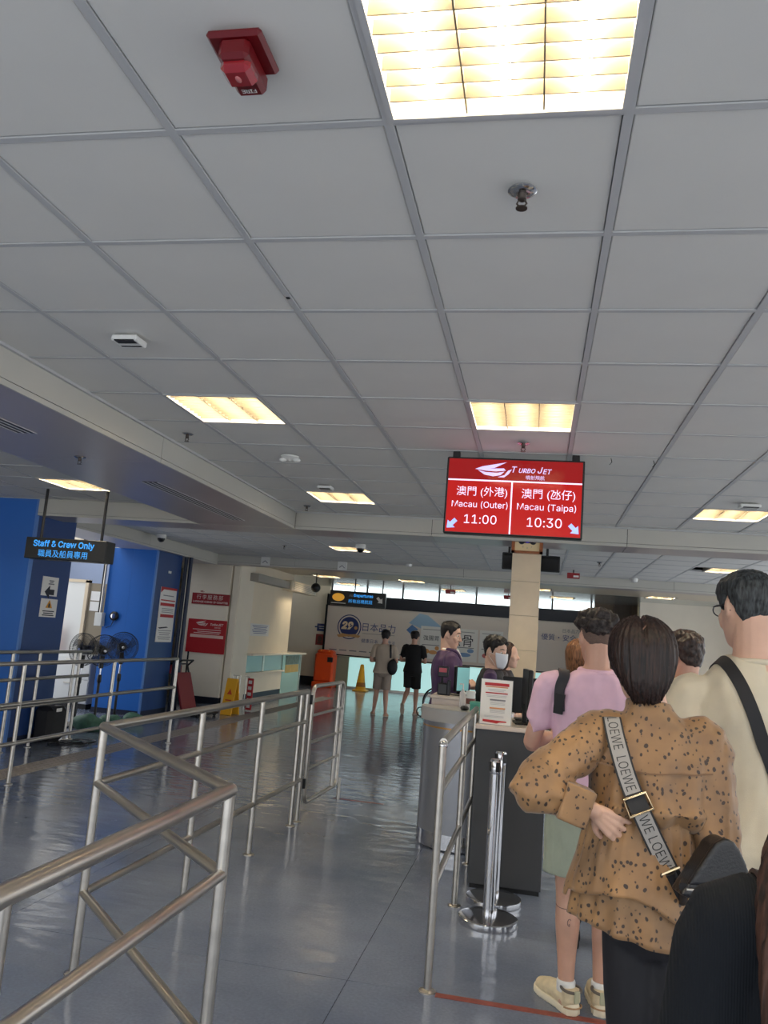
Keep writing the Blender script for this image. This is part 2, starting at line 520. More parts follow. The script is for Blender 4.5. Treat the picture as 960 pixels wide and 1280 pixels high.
# blue boxes on the left
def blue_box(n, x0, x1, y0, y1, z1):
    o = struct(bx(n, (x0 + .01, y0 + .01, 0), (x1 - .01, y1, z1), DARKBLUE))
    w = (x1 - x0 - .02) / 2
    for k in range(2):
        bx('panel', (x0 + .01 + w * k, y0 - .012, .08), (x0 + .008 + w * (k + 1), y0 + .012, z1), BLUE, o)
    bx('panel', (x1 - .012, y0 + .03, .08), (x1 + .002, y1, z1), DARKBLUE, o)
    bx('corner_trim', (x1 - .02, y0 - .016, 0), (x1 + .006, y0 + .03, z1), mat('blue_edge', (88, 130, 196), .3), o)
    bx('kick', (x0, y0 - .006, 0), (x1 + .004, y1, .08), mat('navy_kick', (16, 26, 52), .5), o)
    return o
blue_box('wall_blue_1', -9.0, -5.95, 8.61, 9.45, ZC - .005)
blue_box('wall_blue_2', -7.05, -6.2, 12.32, 13.25, ZB)
PIPE = mat('dark_pipe', (28, 40, 66), 0.45)
pp = thing('pipe_run', 'dark vertical pipes at the right edge of the second blue wall', 'pipe', (-6.15, 13.36, 0))
for x in (-.02, .07):
    MB().cyl((x, 0), .035, 0, ZB, 12).build('pipe', PIPE, pp)
# passage between the blue boxes: back wall, white door, khaki panel
struct(bx('wall_passage', (-9.0, 14.0, 0), (-7.05, 14.1, ZB), mat('bluish_wall', (150, 165, 196), .5)))
d1 = struct(bx('door_1', (-8.35, 12.94, 0.0), (-7.8, 13.0, 2.1), WHITE))
bx('door_frame', (-7.8, 12.92, 0), (-7.74, 13.02, 2.14), mat('cream_frame', (214, 196, 168), .5), d1)
bx('door_frame', (-8.35, 12.92, 2.1), (-7.74, 13.02, 2.15), mat('cream_frame', ()), d1)
wk = struct(bx('wall_khaki', (-7.74, 12.97, 0.85), (-7.38, 13.03, 2.1), mat('khaki_panel', (136, 124, 104), .6)))
for z in (1.62, 1.8):
    bx('notice_sheet', (-7.69, 12.955, z), (-7.45, 12.97, z + .16), PAPER, wk)
cb = thing('storage_cabinet', 'white two-drawer cabinet behind the pedestal fans', 'cabinet', (-7.6, 12.7, 0))
bx('body', (-.42, -.2, .08), (.35, .2, .88), WHITE, cb, c=.005)
for k in range(2):
    dr = bx('drawer', (-.41, -.215, .1 + .38 * k), (.34, -.2, .46 + .38 * k), WHITE, cb, c=.003)
    bx('handle', (-.1, -.235, .4 + .38 * k), (.06, -.215, .42 + .38 * k), STEEL, dr)
bx('plinth', (-.4, -.17, 0), (.33, .19, .08), BLACK, cb)
pst = thing('poster_board', 'narrow red and white board standing left of the white door', 'poster', (-8.2, 12.75, 0))
bx('board', (-.09, -.012, 0), (.09, .012, 1.3), RED, pst)
bx('white_band', (-.085, -.016, .5), (.085, -.012, .75), PAPER, pst)

# counter block on the left of the far hall
SIGNW = struct(bx('wall_sign', (-7.05, 15.3, 0.13), (-6.06, 15.5, 2.9), WALLWHITE))
bx('panel', (-6.97, 15.29, .16), (-6.1, 15.3, 2.86), WALLWHITE, SIGNW)
struct(bx('baseboard_sign', (-7.05, 15.28, 0), (-6.06, 15.5, .13), NAVY))
wcol = struct(bx('wall_column', (-6.03, 15.34, 0), (-5.9, 16.2, 2.9), WALLWHITE))
bx('panel', (-5.9, 15.36, .02), (-5.885, 16.19, .99), WALLWHITE, wcol)
bx('panel', (-5.9, 15.36, 1.0), (-5.885, 16.19, 2.86), WALLWHITE, wcol)
struct(bx('wall_booth', (-6.0, 16.2, 1.0), (-5.9, 19.0, 2.89), PLASTER))
struct(bx('wall_booth_back', (-7.6, 15.5, 0), (-7.5, 19.0, 2.68), PLASTER))
struct(bx('wall_side_room', (-9.0, 17.2, 0), (-7.05, 17.3, 2.68), mat('tan_wall', (198, 160, 116), .6)))
ct = thing('service_counter', 'white service counter with teal glass end under the cream wall', 'counter', (-5.9, 16.2, 0))
bx('base', (-.45, 0, .16), (0, 2.5, .56), WALLWHITE, ct)
bx('kick', (-.43, .01, 0), (-.02, 2.5, .16), mat('navy_kick'), ct)
bx('ledge', (-.5, -.02, .56), (.05, 2.55, .6), WALLWHITE, ct, c=.004)
bx('top_shelf', (-.5, -.02, .96), (.14, 4.0, 1.0), WALLWHITE, ct, c=.004)
GLASS = mat('teal_glass', (172, 214, 214), .08, spec=.6, alpha=.55)
bx('glass_front', (-.03, .02, .6), (-.02, 2.5, .96), GLASS, ct)
bx('post', (-.06, 1.1, .6), (-.01, 1.2, .96), STEEL, ct)
for (ya, yb, c_) in ((.1, .9, (92, 84, 78)), (1.25, 1.75, (96, 70, 62)), (1.8, 2.3, (74, 66, 58))):
    bx('back_panel', (-.42, ya, .6), (-.38, yb, .96), mat('booth_panel_%d' % c_[0], c_, .6), ct)
ge = bx('glass_end', (-.02, 2.52, .02), (.0, 3.95, .96), mat('frosted_teal', (158, 196, 190), .25), ct)
bx('poster', (.0, 2.75, .72), (.006, 3.85, .93), mat('poster_grey', (112, 128, 116), .5, vary=.3, vscale=9), ge)
bx('poster', (.0, 2.75, .52), (.006, 3.85, .71), mat('poster_gold', (214, 176, 92), .5, vary=.1), ge)
bx('end_post', (-.04, 3.95, 0), (.02, 4.0, .96), STEEL, ct)
# paper notice on the booth wall
nt_ = thing('wall_notice', 'pale printed notice taped to the cream wall above the service counter', 'notice', (-5.897, 16.85, 1.5))
bx('sheet', (-.003, -.6, -.13), (.003, .6, .13), PAPER, nt_)
tag(flat('printing', [rect(0, .09 - .032 * k, 1.0 - .1 * (k % 3), .012) for k in range(6)], (.003, 0, 0), mat('blue_grey_print', (96, 104, 150), .6), nt_, SIDE), kind='stuff')
# air curtain along the top of the booth wall
ac = thing('air_curtain', 'long grey and cream air duct along the top of the cream wall', 'duct', (-5.75, 15.9, 2.46))
bx('duct', (-.15, 0, .04), (.05, 2.2, .2), mat('duct_grey', (150, 146, 138), .5), ac, c=.005)
bx('blower', (-.15, 2.2, .0), (.1, 4.4, .24), PLASTER, ac, c=.02)
for k in range(6):
    bx('louvre', (.1, 2.35, .03 + .03 * k), (.106, 4.25, .045 + .03 * k), mat('duct_grey'), ac)

# ================================================================== ceiling lights
TUBE = D.materials.new('fluorescent_tube'); TUBE.use_nodes = True
_b = TUBE.node_tree.nodes['Principled BSDF']
_b.inputs['Base Color'].default_value = (1, 1, 1, 1)
_b.inputs['Emission Color'].default_value = (*TUBE_COLOR, 1)
_b.inputs['Emission Strength'].default_value = TUBE_STRENGTH
LOUVRE = mat('louvre_cream', (122, 113, 97), 0.4)
TRAY = mat('light_tray', (176, 166, 148), 0.5)

def ceiling_light(label):
    t = thing('ceiling_light', label, 'ceiling light', (0, 0, 0), 0, 'recessed louvred ceiling lights')
    h = .295
    mb = MB()
    mb.box((-h, -h, .1), (h, h, .104))
    for s in (-1, 1):
        mb.box((s * h - .002, -h, 0), (s * h + .002, h, .1)).box((-h, s * h - .002, 0), (h, s * h + .002, .1))
    mb.build('tray', TRAY, t, smooth=False)
    mb = MB()
    for s in (-1, 1):
        a, b = sorted((s * .298, s * .282))
        mb.box((a, -.298, -.004), (b, .298, .002)).box((-.282, a, -.004), (.282, b, .002))
    mb.build('frame', GRID, t, smooth=False)
    tm = MB().tube([(0, -.27, .065), (0, .27, .065)], .013, 8).mesh('tube', TUBE)
    for x in (-.19, 0, .19):
        link('tube', tm, t).location = (x, 0, 0)
    lm = MB().box((-.002, -.282, .004), (.002, .282, .045)).mesh('louvre_divider', LOUVRE, smooth=False)
    for x in (-.095, .095):
        link('louvre_divider', lm, t).location = (x, 0, 0)
    bm_ = MB().box((-.282, -.0016, .004), (.282, .0016, .042)).mesh('louvre_blade', LOUVRE, smooth=False)
    for k in range(9):
        link('louvre_blade', bm_, t).location = (0, -.225 + .05625 * k, 0)
    return t
lab = {(-.138, 1.548): 'large glowing louvred ceiling light at the top of the picture, nearest one',
       (-.138, 4.548): 'glowing square ceiling light just above the red departure screen',
       (-1.938, 4.548): 'glowing ceiling light left of centre beside the long grey beam',
       (-1.938, 7.548): 'ceiling light in the last row before the cross beam, left of the screen',
       (1.662, 7.548): 'ceiling light at the right edge in the last row before the cross beam',
       (-2.94, 12.25): 'ceiling light in the second bay left of the pillar',
       (2.67, 12.25): 'ceiling light in the second bay above the man in glasses',
       (-4.76, 7.5): 'ceiling light above the staff and crew sign by the blue wall',
       (-5.0, 18.7): 'far ceiling light in the third bay, nearest the air curtain',
       (-5.0, 21.1): 'farthest left ceiling light, over the departures sign',
       (-2.9, 18.5): 'far ceiling light in the third bay above the two walking men',
       (-2.15, 20.7): 'farthest ceiling light left of the pillar, before the bright window',
       (2.65, 18.6): 'far ceiling light by the white wall on the right',
       (-.02, 18.5): 'far ceiling light whose end shows just right of the pillar',
       (.6, 20.9): 'farthest ceiling light right of the pillar',
       (-.138, 7.548): 'ceiling light hidden behind the red departure screen',
       (1.662, 4.548): 'ceiling light out of the picture, level with the red screen',
       (1.662, 1.548): 'ceiling light out of the picture, just right of the largest one',
       (-1.938, 1.548): 'ceiling light out of the picture, left of the fire alarm',
       (-.138, -1.452): 'ceiling light out of the picture, behind the camera',
       (3.462, 1.548): 'ceiling light out of the picture, by the first added window opening on the right',
       (3.462, 4.548): 'ceiling light out of the picture, by the middle added window opening on the right',
       (3.462, 7.548): 'ceiling light out of the picture, at the right end of the cross beam',
       (-4.76, 4.5): 'ceiling light out of the picture, nearer than the staff sign'}
proto_light = None
for x, y in list(main_l) + bay2_l + bay3_l + left_l:
    l_ = lab[(x, y)]
    if proto_light is None:
        proto_light = ceiling_light(l_); proto_light.location = (x, y, ZC)
    else:
        dup(proto_light, (x, y, ZC), label=l_)

# ================================================================== small ceiling fittings
SPR = mat('sprinkler_bronze', (88, 80, 74), .35, .8)
def sprinkler(x, y, z, label):
    t = thing('sprinkler', label, 'sprinkler', (x, y, z), 0, 'ceiling sprinklers')
    MB().lathe([(.04, 0), (.042, -.004), (.03, -.012), (.014, -.013)], 20).build('cover_plate', CHROME, t)
    MB().lathe([(.012, -.01), (.013, -.03), (.008, -.034)], 12).build('body', SPR, t)
    mb = MB()
    for s in (-1, 1):
        mb.tube([(s * .008, 0, -.03), (s * .014, 0, -.042), (s * .004, 0, -.054)], .003, 6)
    mb.build('yoke', SPR, t)
    MB().cyl((0, 0), .017, -.058, -.055, 12).build('deflector', SPR, t)
    return t
sp0 = sprinkler(-.1, 2.17, ZC - .006, 'sprinkler head below the nearest big ceiling light')
for (x, y, z, l_) in ((-.14, 5.13, ZC - .006, 'sprinkler head right above the red departure screen'),
                      (-2.48, 5.15, ZC - .006, 'dark sprinkler head beside the grey beam under the left ceiling light'),
                      (-3.3, 5.17, ZB, 'sprinkler head under the purple-grey soffit of the long beam'),
                      (-2.45, 8.1, ZC - .006, 'sprinkler head in the corner where the two beams meet'),
                      (-4.0, 12.2, ZC - .006, 'small sprinkler head in the second bay left of its ceiling light'),
                      (.85, 12.0, ZC - .006, 'small sprinkler head in the second bay right of the pillar')):
    dup(sp0, (x, y, z), label=l_)

fa = thing('fire_alarm', 'red strobe fire alarm fixed to a ceiling tile at the top left', 'fire alarm', (-.72, 1.55, ZC - .007), 0)
AR = mat('alarm_red', (98, 8, 16), .3)
MB().cbox((-.065, -.07, -.02), (.065, .07, 0), .008).build('base_plate', AR, fa)
MB().cbox((-.036, -.06, -.065), (.036, .08, -.015), .01).build('sounder_body', AR, fa)
MB().cbox((-.036, -.045, -.085), (.036, .025, -.05), .012).build('strobe_lens', mat('strobe_lens_red', (140, 18, 28), .08, coat=1), fa)
MB().ball((0, -.01, -.083), (.008, .014, .004), 10, 6).build('flash_tube', mat('flash_pink', (200, 120, 120), .2), fa)
text('FIRE', (0, .055, -.066), WHITEPRINT, fa, Matrix.Rotation(PI, 4, 'Y'), width=.036, bold=.02)

def ceiling_box(x, y, label, w=.13, d=.11):
    t = thing('ceiling_sensor', label, 'sensor', (x, y, ZC - .007))
    MB().cbox((-w / 2, -d / 2, -.03), (w / 2, d / 2, 0), .006).build('housing', WHITE, t)
    bx('dark_slot', (-w * .36, -d * .5 - .001, -.026), (w * .4, -d * .1, -.0305), BLACK, t)
    bx('dark_slot', (-w * .4, d * .18, -.0312), (w * .4, d * .3, -.029), BLACK, t)
    return t
ceiling_box(-1.96, 3.34, 'white ceiling sensor with a black slot near the left beam')
ceiling_box(-1.94, 6.94, 'small white ceiling sensor in front of the farther left light')
ceiling_box(1.67, 6.95, 'pale ceiling sensor in front of the right-hand light', .16, .1)
sm = thing('emergency_light', 'white twin-lamp fitting on the ceiling between the two left lights', 'emergency light', (-1.91, 5.75, ZC - .007))
MB().lathe([(.07, 0), (.07, -.01), (.05, -.018), (.02, -.03), (.008, -.04)], 20).build('base', WHITE, sm)
for s in (-1, 1):
    MB().ball((s * .055, .0, -.03), (.03, .024, .018), 12, 8).build('lamp_head', WHITE, sm)
for x, y, l_ in ((.44, 5.5, 'loose wire hook hanging from the ceiling right of the red screen'), (.72, 5.53, 'second loose wire hook on the ceiling further right of the screen')):
    tag(MB().tube([(x, y, ZC), (x + .005, y - .02, ZC - .03), (x - .012, y - .05, ZC - .055)], .0025, 6).build('wire_hook', DARKMETAL), l_, 'wire')
# slot diffusers in the soffit
for (x, y0, y1, l_) in ((-3.27, 3.2, 4.5, 'dark slot air vent in the soffit at the left edge'), (-3.2, 6.05, 8.1, 'long dark slot air vent in the soffit, the farther one')):
    t = thing('slot_vent', l_, 'air vent', (x, (y0 + y1) / 2, ZB), 0)
    h = (y1 - y0) / 2
    bx('recess', (-.07, -h, -.003), (.07, h, 0), BLACK, t)
    for k in range(4):
        bx('slat', (-.072 + .046 * k, -h, -.007), (-.066 + .046 * k, h, -.002), GRID, t)
# camera domes and sensors
def dome(x, y, z, label):
    t = thing('camera_dome', label, 'camera', (x, y, z))
    MB().lathe([(.075, 0), (.078, -.03), (.07, -.06), (.06, -.062)], 20).build('housing', WHITE, t)
    MB().lathe([(.058, -.06), (.056, -.085), (.042, -.11), (.02, -.122), (.003, -.125)], 20).build('dome_glass', mat('smoked_dome', (14, 14, 16), .08), t)
    return t
d0 = dome(-5.86, 11.68, ZC, 'white security camera dome near the second blue wall')
dup(d0, (-2.6, 11.5, ZC), label='security camera dome hanging before the second beam')
smk = thing('smoke_detector', 'small white detector on the second bay ceiling near the second beam', 'detector', (-2.3, 14.2, ZC))
MB().lathe([(.06, 0), (.06, -.02), (.045, -.045), (.01, -.05)], 20).build('body', WHITE, smk)
smk2 = thing('smoke_detector', 'round white detector low on the second bay ceiling to the right', 'detector', (1.6, 14.3, ZC))
MB().lathe([(.06, 0), (.06, -.03), (.05, -.06), (.01, -.075)], 20).build('body', WHITE, smk2)
for x, l_ in ((-5.13, 'square white plate on the second beam, left one'), (-3.62, 'square white plate on the second beam, right one')):
    t = thing('speaker_plate', l_, 'speaker', (x, 14.598, 2.82))
    MB().cbox((-.09, -.02, -.09), (.09, 0, .09), .004).build('plate', WHITE, t)
    MB().tube([(-.05, -.022, -.04), (0, -.022, 0), (.05, -.022, -.045)], .008, 6).build('emblem', GREYPRINT, t)
def exit_box(x, y, z, label, w=.2, h=.09, hang=.05):
    t = thing('exit_light', label, 'exit sign', (x, y, z))
    bx('box', (-w / 2, -.03, 0), (w / 2, .03, h), mat('exit_red', (150, 24, 32), .4), t)
    bx('white_arrow', (0, -.033, .02), (w * .42, -.03, .05), WHITEPRINT, t)
    bx('hanger', (-.01, -.01, h), (.01, .01, h + hang), DARKMETAL, t)
exit_box(.55, 13.5, 2.75, 'small red exit box hanging in the second bay right of the pillar')
exit_box(-2.1, 19.6, 2.72, 'tiny dark red exit box far away over the walking men', .24, .1, .07)
exit_box(-.75, 21.0, 2.76, 'tiny dark red exit box far away just left of the pillar', .24, .1, .04)
gs = thing('globe_speaker', 'black globe hanging at the end of the air curtain', 'speaker', (-5.05, 18.0, 2.56))
MB().ball((0, 0, 0), .11, 16, 10).build('globe', BLACK, gs)
MB().cyl((0, 0), .015, .1, ZC - 2.56, 8).build('stem', BLACK, gs)

# ================================================================== hanging departure screen
TVRED = mat('screen_red', (60, 4, 6), .12, emit=(206, 30, 26), estr=.8)
TVRED2 = mat('screen_dark_red', (60, 4, 6), .12, emit=(168, 26, 26), estr=.75)
TVW = mat('screen_white', (200, 190, 220), .2, emit=(236, 222, 250), estr=1.0)
TVB = mat('screen_blue', (150, 170, 230), .2, emit=(160, 182, 255), estr=1.0)
TVL = mat('screen_lilac', (190, 170, 220), .2, emit=(205, 196, 240), estr=.95)
tv = thing('departure_screen', 'red departure screen hanging from the ceiling with two ferry times', 'screen', (-.197, 5.45, 2.578), 0)
W, H = .93, .535
MB().cbox((-W / 2, -.02, -H / 2), (W / 2, .05, H / 2), .006).build('casing', BLACK, tv)
w2, h2 = W / 2 - .014, H / 2 - .012
def uv(u, v, d=-.0225): return (-w2 + 2 * w2 * u, d, h2 - 2 * h2 * v)
bx('header_panel', (-w2, -.0215, h2 - 2 * h2 * .29), (w2, -.0205, h2), TVRED2, tv)
bx('time_panel', (-w2, -.0215, -h2), (w2, -.0205, h2 - 2 * h2 * .29), TVRED, tv)
bx('divider_line', (-w2, -.0225, h2 - 2 * h2 * .30), (w2, -.0212, h2 - 2 * h2 * .28), TVW, tv)
bx('divider_line', (-w2 + 2 * w2 * .485 - .005, -.0225, -h2), (-w2 + 2 * w2 * .485 + .005, -.0212, h2 - 2 * h2 * .29), TVW, tv)
swoosh(uv(.34, .145), .25, TVL, tv)
text('T', uv(.498, .125), TVL, tv, height=.042, bold=.012, shear=.25)
text('URBO', uv(.592, .137), TVL, tv, width=.112, bold=.012, shear=.25)
text('J', uv(.689, .125), TVL, tv, height=.044, bold=.012, shear=.25)
text('ET', uv(.742, .14), TVL, tv, width=.06, bold=.012, shear=.25)
text('噴射飛航', uv(.655, .228), TVL, tv, width=.125)
text('澳門 (外港)', uv(.262, .45), TVW, tv, width=.345)
text('Macau (Outer)', uv(.25, .625), TVW, tv, width=.38)
text('11:00', uv(.262, .82), TVW, tv, width=.22)
text('澳門 (氹仔)', uv(.757, .455), TVW, tv, width=.355)
text('Macau (Taipa)', uv(.747, .63), TVW, tv, width=.39)
text('10:30', uv(.737, .825), TVW, tv, width=.23)
ARW = [(.036, .0), (.036, .012), (.012, .012), (.05, .05), (.02, .08)]
def arrow(loc, s, ang, m, parent, rot=FRONT, name='arrow'):
    # points along +x
    P = [(-.5, -.17), (0, -.17), (0, -.42), (.5, 0), (0, .42), (0, .17), (-.5, .17)]
    c, q = math.cos(ang), math.sin(ang)
    return flat(name, [[((x * c - y * q) * s, (x * q + y * c) * s) for x, y in P]], loc, m, parent, rot)
arrow(uv(.045, .895), .085, math.radians(-135), TVB, tv)
arrow(uv(.955, .895), .085, math.radians(-45), TVB, tv)
for x in (-.405, .405):
    bk = MB().cbox((x - .025, -.01, H / 2 - .01), (x + .025, .04, ZC - 2.578), .004).build('bracket', BLACK, tv)

# clock box on the pillar, monitors behind it
ck = thing('pillar_clock', 'wood-framed cream clock with a dark decorated face at the top of the pillar', 'clock', (-.14, 8.715, 2.67))
WOOD = mat('orange_wood', (150, 84, 40), .4, vary=.2, vscale=12, stretch=(1, 1, 5))
mb = MB().box((-.165, -.06, -.1), (-.13, 0, .1)).box((.13, -.06, -.1), (.165, 0, .1)).box((-.165, -.06, -.1), (.165, 0, -.075)).box((-.165, -.06, .085), (.165, 0, .11))
mb.build('frame', WOOD, ck, smooth=False)
bx('dial', (-.13, -.04, -.075), (.13, -.002, .085), mat('cream_dial', (226, 204, 158), .5), ck)
flat('dark_emblem', [disc(-.06, .03, .035, 16), disc(.06, .03, .035, 16), rect(0, .03, .13, .04)], (0, -.04, 0), DARKPRINT, ck)
flat('violet_badge', [disc(0, .032, .03, 16, .018)], (0, -.0425, 0), mat('violet_glow', (60, 40, 200), .3, emit=(70, 40, 220), estr=.6), ck)
for s_, x in (('5', -.045), ('6', 0), ('7', .045)):
    text(s_, (x, -.041, -.03 - .01 * (s_ == '6')), GREYPRINT, ck, height=.018)
def hung_monitor(x, y, w, h, zc, label):
    t = thing('hanging_monitor', label, 'monitor', (x, y, zc))
    MB().cbox((-w / 2, -.03, -h / 2), (w / 2, .03, h / 2), .006).build('screen_case', BLACK, t)
    bx('screen', (-w / 2 + .012, -.032, -h / 2 + .012), (w / 2 - .012, -.03, h / 2 - .012), mat('off_screen', (8, 8, 10), .15), t)
    MB().cyl((0, 0), .015, h / 2, ZC - zc, 8).build('hanger', DARKMETAL, t)
hung_monitor(.085, 9.7, .3, .19, 2.575, 'black monitor hanging behind the pillar on its right')
hung_monitor(-.36, 9.62, .16, .2, 2.575, 'black monitor hanging behind the pillar on its left')

# hanging signs
SIGNB = mat('sign_black', (20, 20, 22), .35)
SBLUE = mat('sign_blue_letters', (40, 120, 200), .4, emit=(62, 160, 238), estr=.85)
ss = thing('staff_sign', 'black hanging sign with blue letters reading Staff & Crew Only', 'sign', (-4.97, 7.8, 2.225), 0)
MB().cbox((-.475, -.06, -.115), (.475, .13, .115), .006).build('box', SIGNB, ss)
text('Staff & Crew Only', (-.02, -.0615, .045), SBLUE, ss, width=.72, bold=.02)
text('職員及船員專用', (-.02, -.0615, -.052), SBLUE, ss, width=.58)
for x in (-.36, .36):
    MB().cyl((x, .03), .016, .115, ZC - 2.225, 10).build('hanger_pole', DARKMETAL, ss)
ds = thing('departures_sign', 'black hanging sign with blue letters reading All Departures far away', 'sign', (-4.48, 20.0, 2.47), 0)
MB().cbox((-.72, -.06, -.2), (.72, .1, .17), .006).build('box', SIGNB, ds)
flat('yellow_badge', [disc(-.5, .0, .16, 24, .1)], (0, -.061, 0), mat('badge_yellow', (226, 166, 60), .5, emit=(226, 166, 60), estr=.4), ds)
bx('white_strip', (-.68, -.064, -.155), (-.3, -.06, -.14), WHITEPRINT, ds)
text('All', (-.17, -.0615, .06), GREYPRINT, ds, width=.11, bold=.02)
text('Departures', (.15, -.0615, .06), SBLUE, ds, width=.5, bold=.02)
text('所有出境航班', (.08, -.0615, -.08), SBLUE, ds, width=.62)
arrow((.58, -.0615, -.02), .2, math.radians(-45), WHITEPRINT, ds)
for x in (-.1, .62):
    MB().cyl((x, .03), .016, .17, ZC - 2.47, 8).build('hanger_pole', DARKMETAL, ds)

# ================================================================== billboard and shopfront at the far end
bb = thing('billboard', 'long cream billboard with blue Chinese lettering under the navy fascia', 'billboard', (-2.35, 23.3, .95), 0)
bw = 3.8
bx('board', (-bw, 0, 0), (bw, .06, 1.41), mat('billboard_cream', (214, 202, 192), .35), bb)
mbf = MB()
for a, b in (((-bw, -.02, -.03), (bw, .07, 0)), ((-bw, -.02, 1.41), (bw, .07, 1.43)), ((-bw - .02, -.02, -.03), (-bw, .07, 1.43)), ((bw, -.02, -.03), (bw + .02, .07, 1.43))):
    mbf.box(a, b)
mbf.build('frame', DARKMETAL, bb, smooth=False)
DB = mat('emblem_blue', (36, 48, 104), .5)
GOLD = mat('emblem_gold', (196, 150, 96), .5)
cxb = -3.06
flat('emblem_ring', [disc(cxb, .82, .36, 32)], (0, 0, 0), DB, bb)
flat('emblem_band', [disc(cxb, .82, .33, 32)], (0, -.0016, 0), mat('billboard_cream', ()), bb)
flat('emblem_disc', [disc(cxb, .82, .29, 32)], (0, -.0032, 0), DB, bb)
text('29', (cxb - .06, -.006, .86), mat('emblem_cream', (232, 210, 176), .5), bb, width=.36, bold=.05, shear=.15)
flat('emblem_dot', [disc(cxb + .2, .8, .05, 12)], (0, -.0055, 0), GOLD, bb)
flat('emblem_ribbon', [[(cxb - .36, .56), (cxb - .2, .62), (cxb, .6), (cxb + .2, .62), (cxb + .36, .58), (cxb + .3, .52), (cxb, .54), (cxb - .3, .5)]], (0, -.0055, 0), GOLD, bb)
text('日本品力', (-2.17, -.002, .85), mat('slogan_blue', (40, 60, 120), .5), bb, width=.98)
flat('slogan_line', [rect(-2.17, .66, .96, .012)], (0, 0, 0), GREYPRINT, bb)
text('健康日本', (-2.42, -.002, .45), mat('slogan_blue', ()), bb, width=.5)
text('品質生活', (-1.86, -.002, .45), mat('slogan_blue', ()), bb, width=.38)
flat('blue_cube', [[(-1.36, .86), (-1.2, 1.02), (-1.02, .9), (-1.17, .7)]], (0, -.003, 0), mat('cube_blue', (70, 112, 164), .4), bb)
flat('pale_shape', [[(-1.3, 1.06), (-1.0, 1.36), (-.75, 1.32), (-.25, .95), (-.4, .72), (-.9, .92)]], (0, -.0, 0), mat('cube_pale', (150, 180, 206), .4), bb)
for (x, w, s_, c_) in ((-.62, .62, '強腸胃', (210, 150, 90)), (.24, .96, '強骨', (120, 150, 190)), (1.1, .66, '強心臟', (180, 90, 90))):
    flat('card', [rect(x, .55, w, .92)], (0, -.002, 0), PAPER, bb)
    text(s_, (x, -.005, .68), DARKPRINT, bb, width=w * .72)
    flat('card_picture', [disc(x - w * .2, .3, w * .16, 12, .07), disc(x + w * .12, .28, w * .2, 12, .06), disc(x + w * .3, .4, w * .1, 12, .06)], (0, -.004, 0), mat('card_tint_%d' % c_[0], c_, .5), bb)
    tag(flat('small_print', [rect(x, .92, w * .8, .015), rect(x, .48, w * .8, .02)], (0, -.004, 0), GREYPRINT, bb), kind='stuff')
text('優質・安全', (2.97, -.002, .97), mat('slogan_blue', ()), bb, width=.96)
text('日本品力', (3.3, -.002, 1.17), GREYPRINT, bb, width=.45)
tag(flat('small_print', [rect(3.35 + .09 * k, .5, .03, .3) for k in range(3)] + [rect(-3.5 + .3 * k, .13, .22, .03) for k in range(8)], (0, 0, 0), GREYPRINT, bb), kind='stuff')
# glazed teal panels below
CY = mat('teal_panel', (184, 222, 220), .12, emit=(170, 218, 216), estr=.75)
sf = thing('glazed_partition', 'row of pale teal glass panels below the billboard', 'partition', (-2.3, 23.36, 0), 0)
for k in range(7):
    x = -3.05 + 1.03 * k
    bx('glass_panel', (x + .01, 0, .06), (x + 1.02, .03, .9), CY, sf)
bx('rail', (-3.05, -.02, 0), (4.2, .05, .06), STEEL, sf)
bx('ledge', (-3.05, -.05, .9), (4.2, .05, .93), PLASTER, sf)
bx('side_panel', (-3.72, 0, 0), (-3.06, .05, .9), mat('grey_green_panel', (150, 158, 140), .5), sf)
struct(bx('trim_8', (-6.15, 23.28, 0), (-6.11, 23.5, 2.7), DARKMETAL))

# notices on the far cream wall
n1 = thing('wall_sign', 'small blue sign with an arrow on the far cream wall', 'sign', (-6.3, 23.46, 1.58))
bx('plate', (-.13, -.01, 0), (.16, 0, .22), mat('sign_slate_blue', (60, 72, 120), .5), n1)
flat('print', [rect(.02, .14, .2, .02), rect(.02, .08, .16, .02)], (0, -.01, 0), WHITEPRINT, n1)
bx('arrow', (-.2, -.01, .1), (-.13, 0, .14), mat('sign_slate_blue', ()), n1)
n2 = thing('wall_poster', 'small red-framed poster below the blue sign on the far wall', 'poster', (-6.32, 23.46, 1.17))
bx('sheet', (-.12, -.01, 0), (.12, 0, .32), mat('poster_red', (150, 60, 56), .5), n2)
flat('picture', [disc(0, .18, .07, 14, .09), rect(0, .06, .14, .05)], (0, -.01, 0), mat('poster_brown', (90, 60, 50), .5), n2)
# orange bin
bn = thing('litter_bin', 'tall orange litter bin against the far wall', 'bin', (-5.95, 23.0, 0))
OR = mat('orange_plastic', (226, 78, 26), .35)
MB().cbox((-.28, -.24, .14), (.28, .22, .96), .05).build('body', OR, bn)
MB().cbox((-.31, -.27, 0), (.31, .25, .15), .02).build('base', OR, bn)
MB().cbox((-.24, -.2, .93), (.24, .18, 1.06), .05).build('lid', OR, bn)
bx('opening', (.1, -.245, .72), (.26, -.238, .86), BLACK, bn)
for x in (-.12, .12):
    MB().ball((x, -.18, 1.03), .02, 8, 6).build('stud', mat('orange_light', (255, 170, 60), .3), bn)
# yellow cone
cn = thing('traffic_cone', 'yellow caution cone in front of the teal panels', 'cone', (-4.8, 22.7, 0))
YEL = mat('caution_yellow', (226, 168, 30), .4)
MB().lathe([(.17, .03), (.15, .06), (.05, .72), (.035, .74), (.02, .74)], 16).build('body', YEL, cn)
MB().cbox((-.2, -.2, 0), (.2, .2, .04), .01).build('base', YEL, cn)
MB().lathe([(.1415, .12), (.123, .24), (.122, .24)], 16).build('warning_print', mat('dark_amber', (150, 96, 20), .5), cn)
